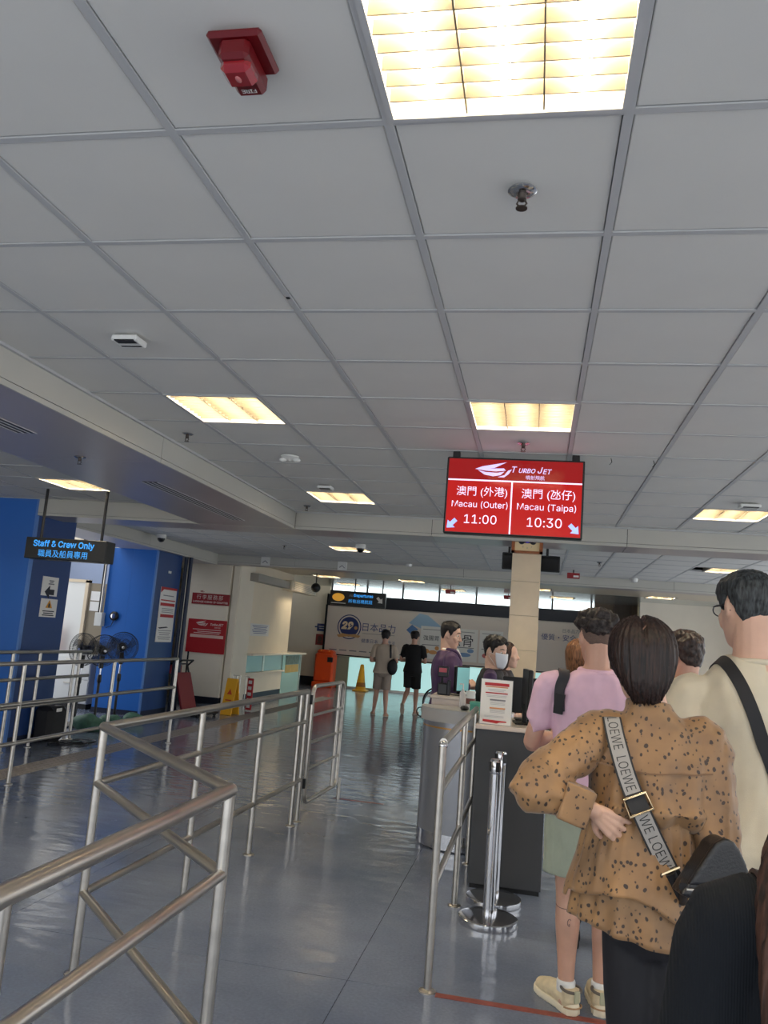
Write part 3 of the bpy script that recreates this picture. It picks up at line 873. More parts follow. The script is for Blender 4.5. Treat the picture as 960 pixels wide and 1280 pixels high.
# wheelchair far away
wc = thing('wheelchair', 'wheelchair with large spoked wheels parked far behind the standing officer', 'wheelchair', (-1.85, 17.0, 0), math.radians(70))
for s in (-1, 1):
    ring = [(s * .28, .3 * math.cos(2 * PI * k / 28), .31 + .3 * math.sin(2 * PI * k / 28)) for k in range(28)]
    wl = MB().tube(ring, .018, 8, closed=True).build('wheel', BLACK, wc)
    mb = MB()
    for k in range(10):
        a = 2 * PI * k / 10
        mb.tube([(s * .28, 0, .31), (s * .28, .29 * math.cos(a), .31 + .29 * math.sin(a))], .003, 5)
    mb.build('spokes', CHROME, wl)
    MB().tube([(s * .31, .25 * math.cos(2 * PI * k / 24), .31 + .25 * math.sin(2 * PI * k / 24)) for k in range(24)], .009, 6, closed=True).build('hand_rim', CHROME, wl)
    MB().tube([(s * .24, -.32, .9), (s * .24, -.2, .9), (s * .24, -.18, .5), (s * .24, .25, .5), (s * .24, .35, .12)], .013, 8).build('frame_tube', STEEL, wc)
    MB().tube([(s * .24, .36 + .09 * math.cos(2 * PI * k / 16), .1 + .09 * math.sin(2 * PI * k / 16)) for k in range(16)], .012, 6, closed=True).build('caster', BLACK, wc)
    bx('armrest', (s * .24 - .025, -.16, .7), (s * .24 + .025, .14, .73), BLACK, wc)
bx('seat', (-.24, -.18, .48), (.24, .24, .51), DARKBLUE, wc)
bx('backrest', (-.24, -.2, .5), (.24, -.17, .88), DARKBLUE, wc)

# ================================================================== left side signs and objects
lg = thing('luggage_sign', 'dark red bilingual luggage counter sign on the white panel wall', 'sign', (-6.44, 15.285, 1.93), 0)
DRED = mat('dark_red_sign', (146, 22, 32), .45)
SW = mat('sign_white_letters', (226, 206, 200), .5)
bx('plate', (-.4, -.012, 0), (.4, 0, .22), DRED, lg)
text('行李服務部', (-.02, -.0135, .145), SW, lg, width=.56, spacing=1.3)
text('LUGGAGE CHECK-IN COUNTER', (0, -.0135, .05), SW, lg, width=.74, bold=.02)
lt = thing('red_banner', 'thin red and white banner strip above the luggage sign', 'sign', (-6.42, 15.285, 2.215), 0)
flat('red_stripe', [[(-.34, .06), (-.32, .09), (.34, .09), (.34, .07), (-.28, .06), (-.33, .0)]], (0, -.002, 0), DRED, lt)
bx('plate', (-.35, -.004, -.06), (.35, 0, .11), WALLWHITE, lt)
swoosh((-.22, -.006, -.03), .1, DRED, lt)
l2 = thing('luggage_board', 'large red board with a ship emblem below the luggage sign', 'sign', (-6.45, 15.285, .97), 0)
SRED = mat('board_red', (176, 28, 36), .45)
bx('plate', (-.41, -.012, 0), (.41, 0, .66), SRED, l2)
swoosh((-.12, -.013, .58), .26, SW, l2)
text('TurboJET', (.2, -.0135, .57), SW, l2, width=.28, shear=.25, bold=.02)
text('噴射飛航', (.22, -.0135, .51), SW, l2, width=.13)
bx('white_strip', (-.34, -.016, .3), (.36, -.012, .36), mat('strip_pink_white', (226, 190, 180), .5), l2)
tag(flat('small_print', [rect(.0, .46, .6, .012), rect(.05, .42, .5, .012), rect(.0, .39, .55, .012)], (0, -.012, 0), SW, l2), kind='stuff')

def side_notice(y, z, h, w, label, kind):
    t = thing('notice', label, 'notice', (-5.944, y, z), 0)
    bx('sheet', (-.003, -w / 2, -h / 2), (.004, w / 2, h / 2), PAPER, t)
    if kind == 0:
        arrow((.004, 0, -.07), .2, PI, DARKPRINT, t, SIDE)
        tag(flat('printing', [rect(.02, .07, .1, .014), rect(.02, .03, .12, .014), rect(.02, .05, .07, .012)], (.004, 0, 0), GREYPRINT, t, SIDE), kind='stuff')
    else:
        flat('warning_triangle', [[(-.07, -.0), (.07, -.0), (.0, .1)]], (.004, 0, 0), mat('warning_amber', (216, 150, 30), .5), t, SIDE)
        flat('figure', [disc(0, .03, .018, 10, .03)], (.0056, 0, 0), DARKPRINT, t, SIDE)
        tag(flat('printing', [rect(0, -.04 - .025 * k, .24 - .04 * (k % 2), .012) for k in range(3)], (.004, 0, 0), DARKPRINT, t, SIDE), kind='stuff')
side_notice(9.05, 1.865, .235, .33, 'white notice with a black left arrow on the dark blue wall', 0)
side_notice(9.08, 1.6, .225, .34, 'white warning notice with a yellow triangle below the arrow notice', 1)
po = thing('wall_poster', 'tall white poster with red bands on the second blue wall', 'poster', (-6.194, 12.86, 1.65), 0)
bx('sheet', (-.003, -.3, -.46), (.006, .3, .46), PAPER, po)
flat('red_band', [[(-.3, .46), (.3, .46), (.3, .42), (-.2, .42), (-.3, .36)], rect(0, .24, .54, .02), rect(0, .17, .54, .05), rect(.02, -.02, .5, .05)], (.006, 0, 0), RED, po, SIDE)
flat('dark_line', [[(-.26, -.22), (.05, -.2), (.12, -.215), (-.2, -.24)]], (.006, 0, 0), DARKPRINT, po, SIDE)
tag(flat('printing', [rect(.02, .1 - .03 * k, .44, .01) for k in range(3)] + [rect(.0, -.27 - .035 * k, .48 - .06 * (k % 3), .01) for k in range(5)] + [rect(0, .32, .4, .015)], (.006, 0, 0), GREYPRINT, po, SIDE), kind='stuff')
bs = thing('bell_push', 'round black and silver bell push on the bright blue wall above the fans', 'button', (-6.83, 12.3, 1.56))
MB().lathe([(.075, 0), (.075, .03), (.055, .045), (.05, .045)], 20, M=FRONT).build('ring', BLACK, bs)
MB().lathe([(.04, .03), (.04, .052), (.02, .056)], 16, M=FRONT).build('button', CHROME, bs)
MB().tube([(-.0, -.02, -.07), (-.03, -.02, -.16), (-.12, -.02, -.2)], .006, 6).build('cable', DARKMETAL, bs)
jb = thing('junction_box', 'small white electric box left of the bell push', 'box', (-7.0, 12.25, 1.5))
MB().cbox((-.13, -.05, -.12), (0.0, .06, .1), .006).build('body', WHITE, jb)
MB().cyl((-.06, 0), .02, .1, 1.15, 8).build('conduit', STEEL, jb)
MB().cyl((-.1, 0.02), .02, .1, 1.15, 8).build('conduit', BLACK, jb)
ws_ = thing('wall_switch', 'tiny white plate high on the second blue wall side', 'switch', (-6.192, 12.8, 2.37))
bx('plate', (0, -.05, -.02), (.01, .05, .02), WHITE, ws_)

# three pedestal fans
def fan(loc, rz, tilt, label, hub_h):
    t = thing('pedestal_fan', label, 'fan', loc, rz, 'pedestal fans by the blue walls')
    MB().lathe([(.2, 0), (.2, .02), (.18, .035), (.04, .06), (.03, .07)], 24).build('base', BLACK, t)
    MB().cyl((0, 0), .02, .06, .62, 10).build('lower_pole', BLACK, t)
    MB().cyl((0, 0), .013, .6, hub_h - .12, 10).build('upper_pole', CHROME, t)
    MB().lathe([(.022, .58), (.03, .6), (.03, .68), (.02, .7)], 12).build('collar', BLACK, t)
    cp = MB().cbox((-.03, -.03, hub_h - .26), (.03, .03, hub_h - .08), .008)
    cp.build('control_box', BLACK, t)
    R_ = Matrix.Translation((0, 0, hub_h)) @ Matrix.Rotation(tilt, 4, 'X') @ FRONT   # disc axis towards -Y
    MB().lathe([(.055, -.16), (.065, -.12), (.06, -.03), (.04, -.02)], 16, M=R_).build('motor', BLACK, t)
    g = MB()
    for (z, r) in ((-.03, .225), (.03, .232), (.05, .2), (.07, .13)):
        g.tube([R_ @ Vector((r * math.cos(2 * PI * k / 32), r * math.sin(2 * PI * k / 32), z)) for k in range(32)], .004 if r > .21 else .0022, 6, closed=True)
    cage = g.build('cage_rings', DARKMETAL, t)
    g = MB()
    for k in range(72):
        a = 2 * PI * k / 72
        g.tube([R_ @ Vector((r * math.cos(a), r * math.sin(a), z)) for r, z in ((.04, .075), (.13, .07), (.2, .05), (.232, .03), (.225, -.03), (.06, -.04))], .0018, 4)
    tag(g.build('cage_wires', DARKMETAL, t), kind='stuff')
    bl = MB()
    for k in range(3):
        vs = []
        for i in range(5):
            r = .045 + .04 * i
            for j in range(3):
                a = 2 * PI * k / 3 + (j - 1) * (.45 - .03 * i) + .15 * i
                vs.append(R_ @ Vector((r * math.cos(a), r * math.sin(a), .012 * (j - 1))))
        bl.add(vs, [(i * 3 + j, i * 3 + j + 1, i * 3 + j + 4, i * 3 + j + 3) for i in range(4) for j in range(2)])
    bl.build('blades', mat('smoky_blade', (70, 78, 96), .2, alpha=.6), t)
    hb = MB().lathe([(.05, .06), (.05, .078), (.035, .085)], 20, M=R_).build('hub_cap', BLACK, t)
    MB().lathe([(.022, .083), (.022, .088), (.01, .089)], 14, M=R_).build('badge', CHROME, hb)
    return t
fan((-6.3, 10.6, 0), math.radians(-12), 0.0, 'pedestal fan nearest the dark blue wall, leftmost of the three', 1.06)
fan((-6.25, 11.05, 0), math.radians(50), 0.1, 'middle pedestal fan turned to the right', 1.05)
fan((-6.24, 11.6, 0), math.radians(35), 0.05, 'rightmost pedestal fan in front of the bright blue wall', 1.1)
GREENBAG = mat('green_sack', (66, 106, 84), .6, vary=.25, vscale=14, bump=.4, bscale=30)
def lumpy(name, c, r, m, label, cat, seed, group=None):
    mb = MB().ball((0, 0, r[2] * .8), r, 24, 14)
    o = mb.build(name, m)
    for v in o.data.vertices:
        n = noise.noise(Vector(v.co) * 7 + Vector((seed, 0, 0)))
        v.co *= 1 + .16 * n
        v.co.z = max(v.co.z, 0)
    o.location = c
    tag(o, label, cat, group)
lumpy('sand_sack', (-5.9, 10.3, 0), (.24, .14, .12), GREENBAG, 'green sack lying at the foot of the left fan', 'sack', 1)
lumpy('sand_sack', (-5.86, 10.8, 0), (.2, .13, .1), GREENBAG, 'green sack lying at the foot of the middle fan', 'sack', 5)
lumpy('sand_sack', (-5.84, 11.45, 0), (.18, .14, .09), GREENBAG, 'green sack lying at the foot of the right fan', 'sack', 9)
bp_ = thing('black_bag', 'black bag with a white tag on the floor behind the left railings', 'bag', (-6.02, 9.2, 0), 0)
mb = MB().cbox((.1, -.16, 0), (.34, .2, .42), .05)
mb.build('body', mat('black_nylon', (18, 18, 22), .6, bump=.3, bscale=20), bp_)
bx('tag', (.34, -.06, .36), (.345, .05, .4), WHITE, bp_)
MB().tube([(.2, -.05, .42), (.2, 0, .5), (.2, .06, .5), (.2, .1, .42)], .012, 8).build('handle', BLACK, bp_)
mb = []
for k in range(60):
    a = k * .35
    mb.append((-5.45 + (.16 + .05 * math.sin(k * .7)) * math.cos(a), 9.05 + (.22 + .06 * math.cos(k * .5)) * math.sin(a) + .006 * k, .01 + .004 * (k % 4)))
tag(MB().tube(mb, .006, 6).build('fan_cable', BLACK), 'black cable coiled on the floor behind the left railings', 'cable')

# red hand truck
tr = thing('hand_truck', 'maroon luggage trolley with a black handle beside the luggage board', 'trolley', (-5.78, 13.15, 0), math.radians(-8))
MAR = mat('maroon_panel', (112, 24, 34), .5)
Mt = Matrix.Translation((0, .1, .06)) @ Matrix.Rotation(math.radians(-18), 4, 'Y')
MB().cbox((-.02, -.22, 0), (.03, .22, .66), .01, Mt).build('panel', MAR, tr)
MB().tube([Mt @ Vector(p) for p in ((0, -.2, .66), (.0, -.2, .78), (.14, -.18, .84), (.14, .18, .84), (0, .2, .78), (0, .2, .66))], .017, 8).build('handle', BLACK, tr)
MB().cbox((-.1, -.2, .04), (.42, .38, .07), .008).build('platform', DARKMETAL, tr)
for x, y in ((-.06, -.17), (.36, -.17), (-.06, .35), (.36, .35)):
    MB().tube([(x - .012, y, .045), (x + .012, y, .045)], .045, 14).build('wheel', BLACK, tr)
# things in the gap between the walls
rk = thing('shelf_rack', 'cluttered dark rack in the gap beside the luggage sign wall', 'rack', (-6.9, 14.6, 0))
for z in (.3, .55, .75):
    bx('shelf', (-.1, -.2, z), (.35, .2, z + .02), DARKMETAL, rk)
for x in (-.09, .33):
    for y in (-.19, .18):
        bx('upright', (x - .012, y - .012, 0), (x + .012, y + .012, 1.0), DARKMETAL, rk)
tag(bx('carton', (-.05, -.14, .002), (.25, .14, .16), mat('red_carton', (150, 40, 44), .5)), 'small red carton on the rack in the gap', 'box').location = (-6.9, 14.6, .57)
mo = thing('office_chair', 'black office chair back seen in the gap left of the luggage wall', 'chair', (-6.75, 16.2, 0))
MB().cbox((-.22, -.04, .5), (.22, .04, 1.0), .03).build('backrest', BLACK, mo)
MB().cbox((-.23, .0, .42), (.23, .45, .5), .03).build('seat', BLACK, mo)
MB().cyl((0, .22), .03, .06, .42, 10).build('column', DARKMETAL, mo)
for k in range(5):
    a = 2 * PI * k / 5
    MB().tube([(0, .22, .08), (.28 * math.cos(a), .22 + .28 * math.sin(a), .04)], .018, 6).build('leg', DARKMETAL, mo)
pn = struct(bx('wall_tan_edge', (-7.02, 15.9, 0), (-6.95, 16.0, 2.0), mat('tan_wall', ())))

# caution boards beside the service counter
cs = thing('caution_board', 'yellow folding caution board standing by the white column', 'caution sign', (-5.25, 13.85, 0), math.radians(-10))
mb = MB()
for s in (-1, 1):
    Mq = Matrix.Translation((0, s * .14, 0)) @ Matrix.Rotation(s * math.radians(12), 4, 'X')
    MB().cbox((-.11, -.01, 0), (.11, .01, .64), .004, Mq).build('board', YEL, cs)
Mq = Matrix.Translation((0, -.152, 0)) @ Matrix.Rotation(-math.radians(12), 4, 'X')
flat('warning_symbol', [[(-.05, .36), (.05, .36), (0, .46)], rect(0, .2, .12, .02), rect(0, .26, .12, .02)], (0, 0, 0), mat('caution_red', (190, 60, 30), .5), cs, Mq @ FRONT)
rb = thing('folding_barrier', 'folded grey barrier with a red and white striped panel beside the yellow board', 'barrier', (-5.42, 14.8, 0), math.radians(-20))
for x in (-.2, -.1, .12):
    MB().tube([(x - .04, 0, 0), (x - .04, 0, .62), (x + .04, 0, .62), (x + .04, 0, 0)], .01, 8).build('frame', STEEL, rb)
MB().cbox((.14, -.02, .02), (.28, .0, .6), .004).build('panel', RED, rb)
for k in range(5):
    bx('white_stripe', (.17, -.024, .06 + .11 * k), (.25, -.02, .12 + .11 * k), WHITE, rb)

# ================================================================== railings
def post(parent, x, y, h, r=.019, z0=0.0):
    p = MB().tube([(x, y, z0), (x, y, h)], r, 14).build('post', STEEL, parent)
    return p
def flange(parent, x, y):
    MB().lathe([(.04, 0), (.04, .006), (.03, .01), (.022, .014)], 20, (x, y, 0)).build('flange', STEEL, parent)
def rail(parent, pts, r=.019, name='rail'):
    return MB().tube(pts, r, 14).build(name, STEEL, parent)
q = thing('railing', 'long steel queue railing that turns a corner in the left foreground', 'railing', (-1.94, 3.53, 0), 0)
o = Vector((-1.94, 3.53, 0))
def L(x, y, z): return (x - o.x, y - o.y, z)
RT = (1.065, .815, .34)
for z in RT:
    rail(q, [L(-1.94, 3.53, z), L(-1.88, 6.76, z)], .0215 if z > 1 else .0175)
    rail(q, [L(-1.94, 3.53, z), L(-.92, 2.5, z)], .021 if z > 1 else .0185)
    rail(q, [L(-.92, 2.5, z), L(-.92, -.6, z)], .0225 if z > 1 else .0185)
for x, y in ((-1.94, 3.53), (-1.92, 4.63), (-1.9, 5.66), (-1.885, 6.6), (-1.88, 6.76), (-.92, 2.5), (-.92, 1.39), (-.92, .2)):
    post(q, x - o.x, y - o.y, 1.065)
    flange(q, x - o.x, y - o.y)
for x, y in ((-1.94, 3.53), (-.92, 2.5)):
    MB().ball(L(x, y, 1.065), .0235, 14, 10).build('elbow', STEEL, q)
g = thing('railing_gate', 'steel gate at the far end of the long queue railing', 'gate', (-1.88, 6.93, 0), math.radians(-2))
def rrect(y0, y1, z0, z1, r=.07):
    pts = []
    for cy, cz, a0 in ((y1 - r, z1 - r, 0), (y0 + r, z1 - r, 90), (y0 + r, z0 + r, 180), (y1 - r, z0 + r, 270)):
        for k in range(5):
            a = math.radians(a0 + 22.5 * k)
            pts.append((0, cy + r * math.cos(a), cz + r * math.sin(a)))
    return pts
MB().tube(rrect(0, 1.0, .12, 1.1), .018, 12, closed=True).build('frame', STEEL, g)
for z in (.4, .62, .85):
    MB().tube([(0, .01, z), (0, .99, z)], .013, 10).build('bar', STEEL, g)
MB().tube([(0, .84, .12), (0, .84, 1.1)], .016, 10).build('upright', STEEL, g)
for z in (.25, .95):
    MB().cyl((.0, -.05), .016, z, z + .08, 10).build('hinge', DARKMETAL, g)
MB().tube([(0.05, .93, 0), (0.05, .93, .2)], .016, 10).build('stop_post', STEEL, g)

q2 = thing('railing', 'short steel railing beside the grey counter, right of the walkway', 'railing', (-.41, 3.94, 0), 0)
for z, r in ((1.1, .02), (.88, .016), (.46, .016)):
    rail(q2, [(0, 0.02 if z > 1 else 0, z), (0, 2.22, z)], r)
for y in (0, 1.25, 2.22):
    post(q2, 0, y, 1.1 if y else 1.085); flange(q2, 0, y)
MB().ball((0, 0.005, 1.088), .0225, 14, 10).build('elbow', CHROME, q2)

q3 = thing('railing', 'steel railing on the left with its rounded end by the second blue wall', 'railing', (-4.6, 10.04, 0), 0)
for z in (1.075, .71, .36):
    rail(q3, [(0, 0, z), (0, -5.2, z)], .02)
for y in (0, -1.62, -3.25, -4.9):
    post(q3, 0, y, 1.075); flange(q3, 0, y)
MB().ball((0, 0, 1.075), .021, 12, 8).build('elbow', STEEL, q3)
q4 = thing('railing', 'steel railing against the dark blue wall, behind the front left one', 'railing', (-5.68, 9.5, 0), 0)
for z in (1.085, .78, .47):
    rail(q4, [(0, .25, z), (0, -4.4, z)], .02)
for y in (0, -.12, -.85, -1.35, -3.0):
    post(q4, 0, y, 1.085); flange(q4, 0, y)

# ================================================================== counters on the right
CTOP = mat('counter_top_pale', (206, 192, 182), .35, vary=.03)
GREYMETAL = mat('counter_grey_metal', (146, 148, 154), .3, .55, vary=.06, vscale=3, stretch=(1, 1, .3))
dc = thing('dark_counter', 'narrow dark grey counter with a pale top behind the chrome posts', 'counter', (-.13, 5.6, 0), 0)
DG = mat('charcoal_laminate', (58, 60, 64), .5, vary=.05, vscale=5, bump=.05, bscale=200)
bx('front_panel', (-.235, 0, .03), (.235, .025, 1.015), DG, dc, c=.002)
bx('side_panel', (-.235, .025, .03), (-.215, .75, 1.015), DG, dc, c=.002)
bx('side_panel', (.215, .025, .03), (.235, .75, 1.015), DG, dc, c=.002)
bx('back_panel', (-.215, .73, .03), (.215, .75, 1.015), DG, dc)
bx('plinth', (-.225, .015, 0), (.225, .74, .03), BLACK, dc)
bx('top', (-.245, -.01, 1.015), (.245, .76, 1.045), CTOP, dc, c=.004)
sc_ = thing('round_counter', 'rounded grey metal counter end with a pale top beside the walkway', 'counter', (-.52, 6.75, 0), 0)
def dshape(r, back=.1, rx=.12):
    pts = [(-r * math.cos(PI * k / 24), -r * math.sin(PI * k / 24)) for k in range(25)]
    return pts + [(r, back), (-r, back)]
mb = MB(); mb.prism(dshape(.35)[::1], .12, .9); mb.build('body', GREYMETAL, sc_)
MB().prism(dshape(.354), .9, .912).build('gold_stripe', mat('gold_strip', (190, 140, 70), .3, .5), sc_)
MB().prism(dshape(.35), .912, .95).build('upper_band', GREYMETAL, sc_)
MB().prism(dshape(.375), .95, 1.05).build('top_slab', mat('counter_top_grey', (168, 166, 164), .35), sc_)
MB().prism(dshape(.352), .01, .12).build('kick_band', CHROME, sc_)
MB().prism(dshape(.335), 0, .01).build('foot', BLACK, sc_)
# desk behind with pale box top
dk = thing('back_desk', 'pale boxed desk top behind the rounded counter', 'desk', (-.66, 6.9, 0), 0)
bx('body', (-.18, 0, 0), (.12, .45, 1.1), CTOP, dk, c=.004)
bx('top', (-.19, -.02, 1.1), (.14, .46, 1.125), mat('desk_pale', (210, 196, 182), .4), dk, c=.003)
def obj_monitor(name, loc, rz, w, h, label, screen, stand=.1):
    t = thing(name, label, 'monitor', loc, rz)
    MB().cbox((-w / 2, -.012, stand), (w / 2, .02, stand + h), .006).build('case', BLACK, t)
    bx('screen', (-w / 2 + .012, -.014, stand + .012), (w / 2 - .012, -.011, stand + h - .012), screen, t)
    MB().cbox((-.03, .0, .01), (.03, .03, stand + .06), .004).build('neck', BLACK, t)
    MB().cbox((-.1, -.07, 0), (.1, .09, .012), .004).build('foot', BLACK, t)
    return t
obj_monitor('monitor', (-.615, 7.12, 1.125), math.radians(58), .19, .22, 'small monitor with a pale teal screen on the desk by the officer', mat('teal_screen', (120, 180, 180), .2, emit=(150, 205, 205), estr=.45), .03)
rd = thing('card_reader', 'black card reader with a red display on the back desk', 'card reader', (-.755, 6.99, 1.125), 0)
MB().cbox((-.05, -.04, 0), (.05, .06, .1), .01).build('base', BLACK, rd)
MB().cyl((-.02, .02), .012, .1, .18, 8).build('stem', DARKMETAL, rd)
MB().cbox((-.055, -.02, .15), (.035, .02, .24), .006).build('display_head', DARKMETAL, rd)
bx('red_display', (-.045, -.023, .19), (.02, -.02, .225), mat('display_red', (120, 20, 30), .3, emit=(150, 20, 40), estr=.3), rd)
MB().cbox((.03, -.05, 0), (.065, -.02, .13), .008).build('keypad', DARKMETAL, rd)
cu = thing('paper_cup', 'white printed paper cup on the counter beside the masked officer', 'cup', (-.5, 6.72, 1.05), 0)
MB().lathe([(.03, 0), (.038, .13), (.036, .13)], 18).build('body', WHITE, cu)
MB().lathe([(.034, .04), (.0365, .085), (.036, .085)], 18).build('brown_print', mat('cup_brown', (110, 60, 50), .5), cu)
MB().lathe([(.04, .13), (.04, .142), (.02, .145)], 18).build('lid', WHITE, cu)
bt = thing('sanitiser_bottle', 'small clear bottle with pump beside the paper cup', 'bottle', (-.57, 6.78, 1.05), 0)
MB().lathe([(.024, 0), (.026, .02), (.026, .12), (.01, .14), (.01, .15)], 16).build('body', mat('clear_plastic', (220, 214, 210), .15), bt)
MB().tube([(0, 0, .15), (0, 0, .19), (-.03, 0, .19)], .006, 8).build('pump', WHITE, bt)
tb = thing('teal_box', 'teal cardboard box on the grey counter behind the white notice', 'box', (-.36, 6.35, 1.05), 0)
MB().cbox((-.11, -.06, 0), (.1, .06, .085), .003).build('body', mat('teal_card', (70, 150, 128), .55), tb)
bx('lid', (-.113, -.063, .07), (.103, .063, .088), mat('teal_card_light', (86, 164, 142), .55), tb)
ms = thing('desk_mouse', 'black computer mouse on the rounded counter top', 'mouse', (-.53, 6.55, 1.05), 0)
MB().ball((0, 0, .016), (.035, .055, .02), 16, 8).build('body', BLACK, ms)
bx('wheel', (-.003, -.045, .03), (.003, -.025, .036), DARKMETAL, ms)
# notice in a stand on the dark counter
ns = thing('notice_stand', 'white notice sheet with red headings in a clear stand on the dark counter', 'notice', (-.245, 5.63, 1.045), math.radians(-2))
bx('sheet', (-.105, 0, .005), (.105, .004, .3), PAPER, ns)
bx('clear_cover', (-.108, .005, 0), (.108, .008, .303), mat('clear_acrylic', (235, 238, 240), .05, alpha=.35), ns)
bx('foot', (-.1, .0, 0), (.1, .09, .004), mat('clear_acrylic', ()), ns)
flat('red_heading', [rect(0, .27, .165, .02)], (0, 0, 0), RED, ns)
flat('red_heading', [rect(0, .212, .15, .008)], (0, 0, 0), RED, ns)
flat('red_footer', [[(-.085, .02), (-.085, .035), (.075, .03), (.075, .022), (.03, .02), (.01, .012)]], (0, 0, 0), RED, ns)
flat('orange_line', [rect(0, .253, .15, .007), rect(.01, .112, .105, .01)], (0, 0, 0), mat('orange_print', (206, 140, 90), .6), ns)
flat('grey_line', [rect(.01, .166, .105, .01)], (0, 0, 0), GREYPRINT, ns)
tag(flat('printing', [rect(0, .235, .12, .004), rect(0, .225, .1, .003), rect(0, .195, .14, .003), rect(0, .187, .13, .003)] + [rect(.01, .153 - .008 * k, .1, .003) for k in range(3)] + [rect(.01, .1 - .008 * k, .1, .003) for k in range(3)] + [rect(-.01, .06 - .007 * k, .13, .0025) for k in range(2)], (0, 0, 0), mat('faint_print', (176, 176, 178), .6), ns), kind='stuff')
# monitors on the dark counter
m1 = obj_monitor('monitor', (-.04, 5.93, 1.045), math.radians(97), .38, .3, 'black monitor seen edge on, on the dark counter', mat('off_screen', ()), .08)
m2 = obj_monitor('monitor', (-.03, 6.24, 1.045), math.radians(185), .4, .26, 'black monitor seen from behind, behind the edge-on one', mat('off_screen', ()), .05)
kb = thing('keyboard', 'black keyboard on the dark counter under the monitors', 'keyboard', (-.22, 5.86, 1.045), math.radians(86))
MB().cbox((-.1, -.06, 0), (.16, .06, .018), .004).build('body', BLACK, kb)
for r_ in range(4):
    for k in range(9):
        bx('key', (-.09 + .026 * k, -.05 + .026 * r_, .018), (-.068 + .026 * k, -.028 + .026 * r_, .023), DARKMETAL, kb)
st_ = thing('paper_stack', 'small stack of beige papers under the monitors', 'papers', (-.24, 6.12, 1.045), 0)
for k in range(5):
    bx('sheet', (-.1 + .002 * k, -.06, .012 * k), (.02 + .003 * k, .06, .012 * k + .01), CTOP, st_)
hp = thing('phone_handset', 'black desk phone on the dark counter beside the monitors', 'phone', (.12, 5.7, 1.045), math.radians(10))
MB().cbox((-.07, -.06, 0), (.05, .08, .045), .01).build('base', BLACK, hp)
MB().tube([(-.05, -.05, .05), (-.05, -.03, .075), (-.05, .04, .075), (-.05, .06, .05)], [.02, .014, .014, .02], 10).build('handset', BLACK, hp)
for r_ in range(3):
    for k in range(3):
        bx('button', (-.01 + .024 * k, -.04 + .03 * r_, .045), (.008 + .024 * k, -.02 + .03 * r_, .05), DARKMETAL, hp)

# two chrome posts
def stanchion(x, y, label):
    t = thing('queue_post', label, 'queue post', (x, y, 0), 0, 'chrome belt posts')
    MB().lathe([(.17, 0), (.172, .01), (.17, .035), (.155, .042), (.05, .045), (.034, .046)], 40).build('base', CHROME, t)
    MB().cyl((0, 0), .033, .044, .9, 24).build('pole', CHROME, t)
    MB().lathe([(.034, .83), (.036, .84), (.036, .905), (.03, .915), (.02, .916)], 24).build('cap', CHROME, t)
    for a in range(4):
        M_ = Matrix.Rotation(a * PI / 2 + .3, 4, 'Z')
        MB().cbox((-.012, .03, .845), (.012, .041, .9), .002, M_).build('belt_slot', BLACK, t)
    return t
s0 = stanchion(-.195, 4.97, 'chrome belt post in front of the dark counter, the nearer one')
dup(s0, (-.183, 5.36, 0), .4, 'chrome belt post just behind the nearer one by the dark counter')

tag(MB().cyl((-1.04, 2.91), .009, ZC - .002, ZC + .004, 10).build('cable_hole', BLACK), 'tiny dark hole in the ceiling grid left of the middle', 'hole')

# ================================================================== people
V3 = Vector
def catmull(pts, sub=3):
    out = []
    n = len(pts)
    for i in range(n - 1):
        p0, p1, p2, p3 = pts[max(i - 1, 0)], pts[i], pts[i + 1], pts[min(i + 2, n - 1)]
        for k in range(sub):
            t = k / sub
            out.append(tuple(.5 * (2 * b + (c - a) * t + (2 * a - 5 * b + 4 * c - d) * t * t + (3 * b - a - 3 * c + d) * t ** 3) for a, b, c, d in zip(p0, p1, p2, p3)))
    out.append(tuple(pts[-1]))
    return out

def limb(mb, pts, rads, seg=14, sub=3, cap=True):
    """round tapering limb through joints with rounded ends"""
    rows = catmull([(*p, r) for p, r in zip(pts, rads)], sub)
    P = [V3(r[:3]) for r in rows]; R = [r[3] for r in rows]
    if cap:
        d0 = (P[0] - P[1]).normalized(); d1 = (P[-1] - P[-2]).normalized()
        a = [(P[0] + d0 * R[0] * s, R[0] * c) for s, c in ((.97, .22), (.75, .66), (.4, .92))]
        b = [(P[-1] + d1 * R[-1] * s, R[-1] * c) for s, c in ((.4, .92), (.75, .66), (.97, .22))]
        P = [x[0] for x in a] + P + [x[0] for x in b]
        R = [x[1] for x in a] + R + [x[1] for x in b]
    return mb.tube(P, R, seg)

def torso(mb, rings, seg=28, sub=3, n=2.5):
    """rings of (z, x, y, half width, half depth)"""
    rows = catmull(rings, sub)
    vs = []
    for (z, x, y, rx, ry) in rows:
        for k in range(seg):
            t = 2 * PI * k / seg
            c, s = math.cos(t), math.sin(t)
            vs.append((x + rx * math.copysign(abs(c) ** (2 / n), c), y + ry * math.copysign(abs(s) ** (2 / n), s), z))
    m = len(rows)
    fs = [(i * seg + k, i * seg + (k + 1) % seg, (i + 1) * seg + (k + 1) % seg, (i + 1) * seg + k) for i in range(m - 1) for k in range(seg)]
    fs += [tuple(range(seg - 1, -1, -1)), tuple((m - 1) * seg + k for k in range(seg))]
    return mb.add(vs, fs)

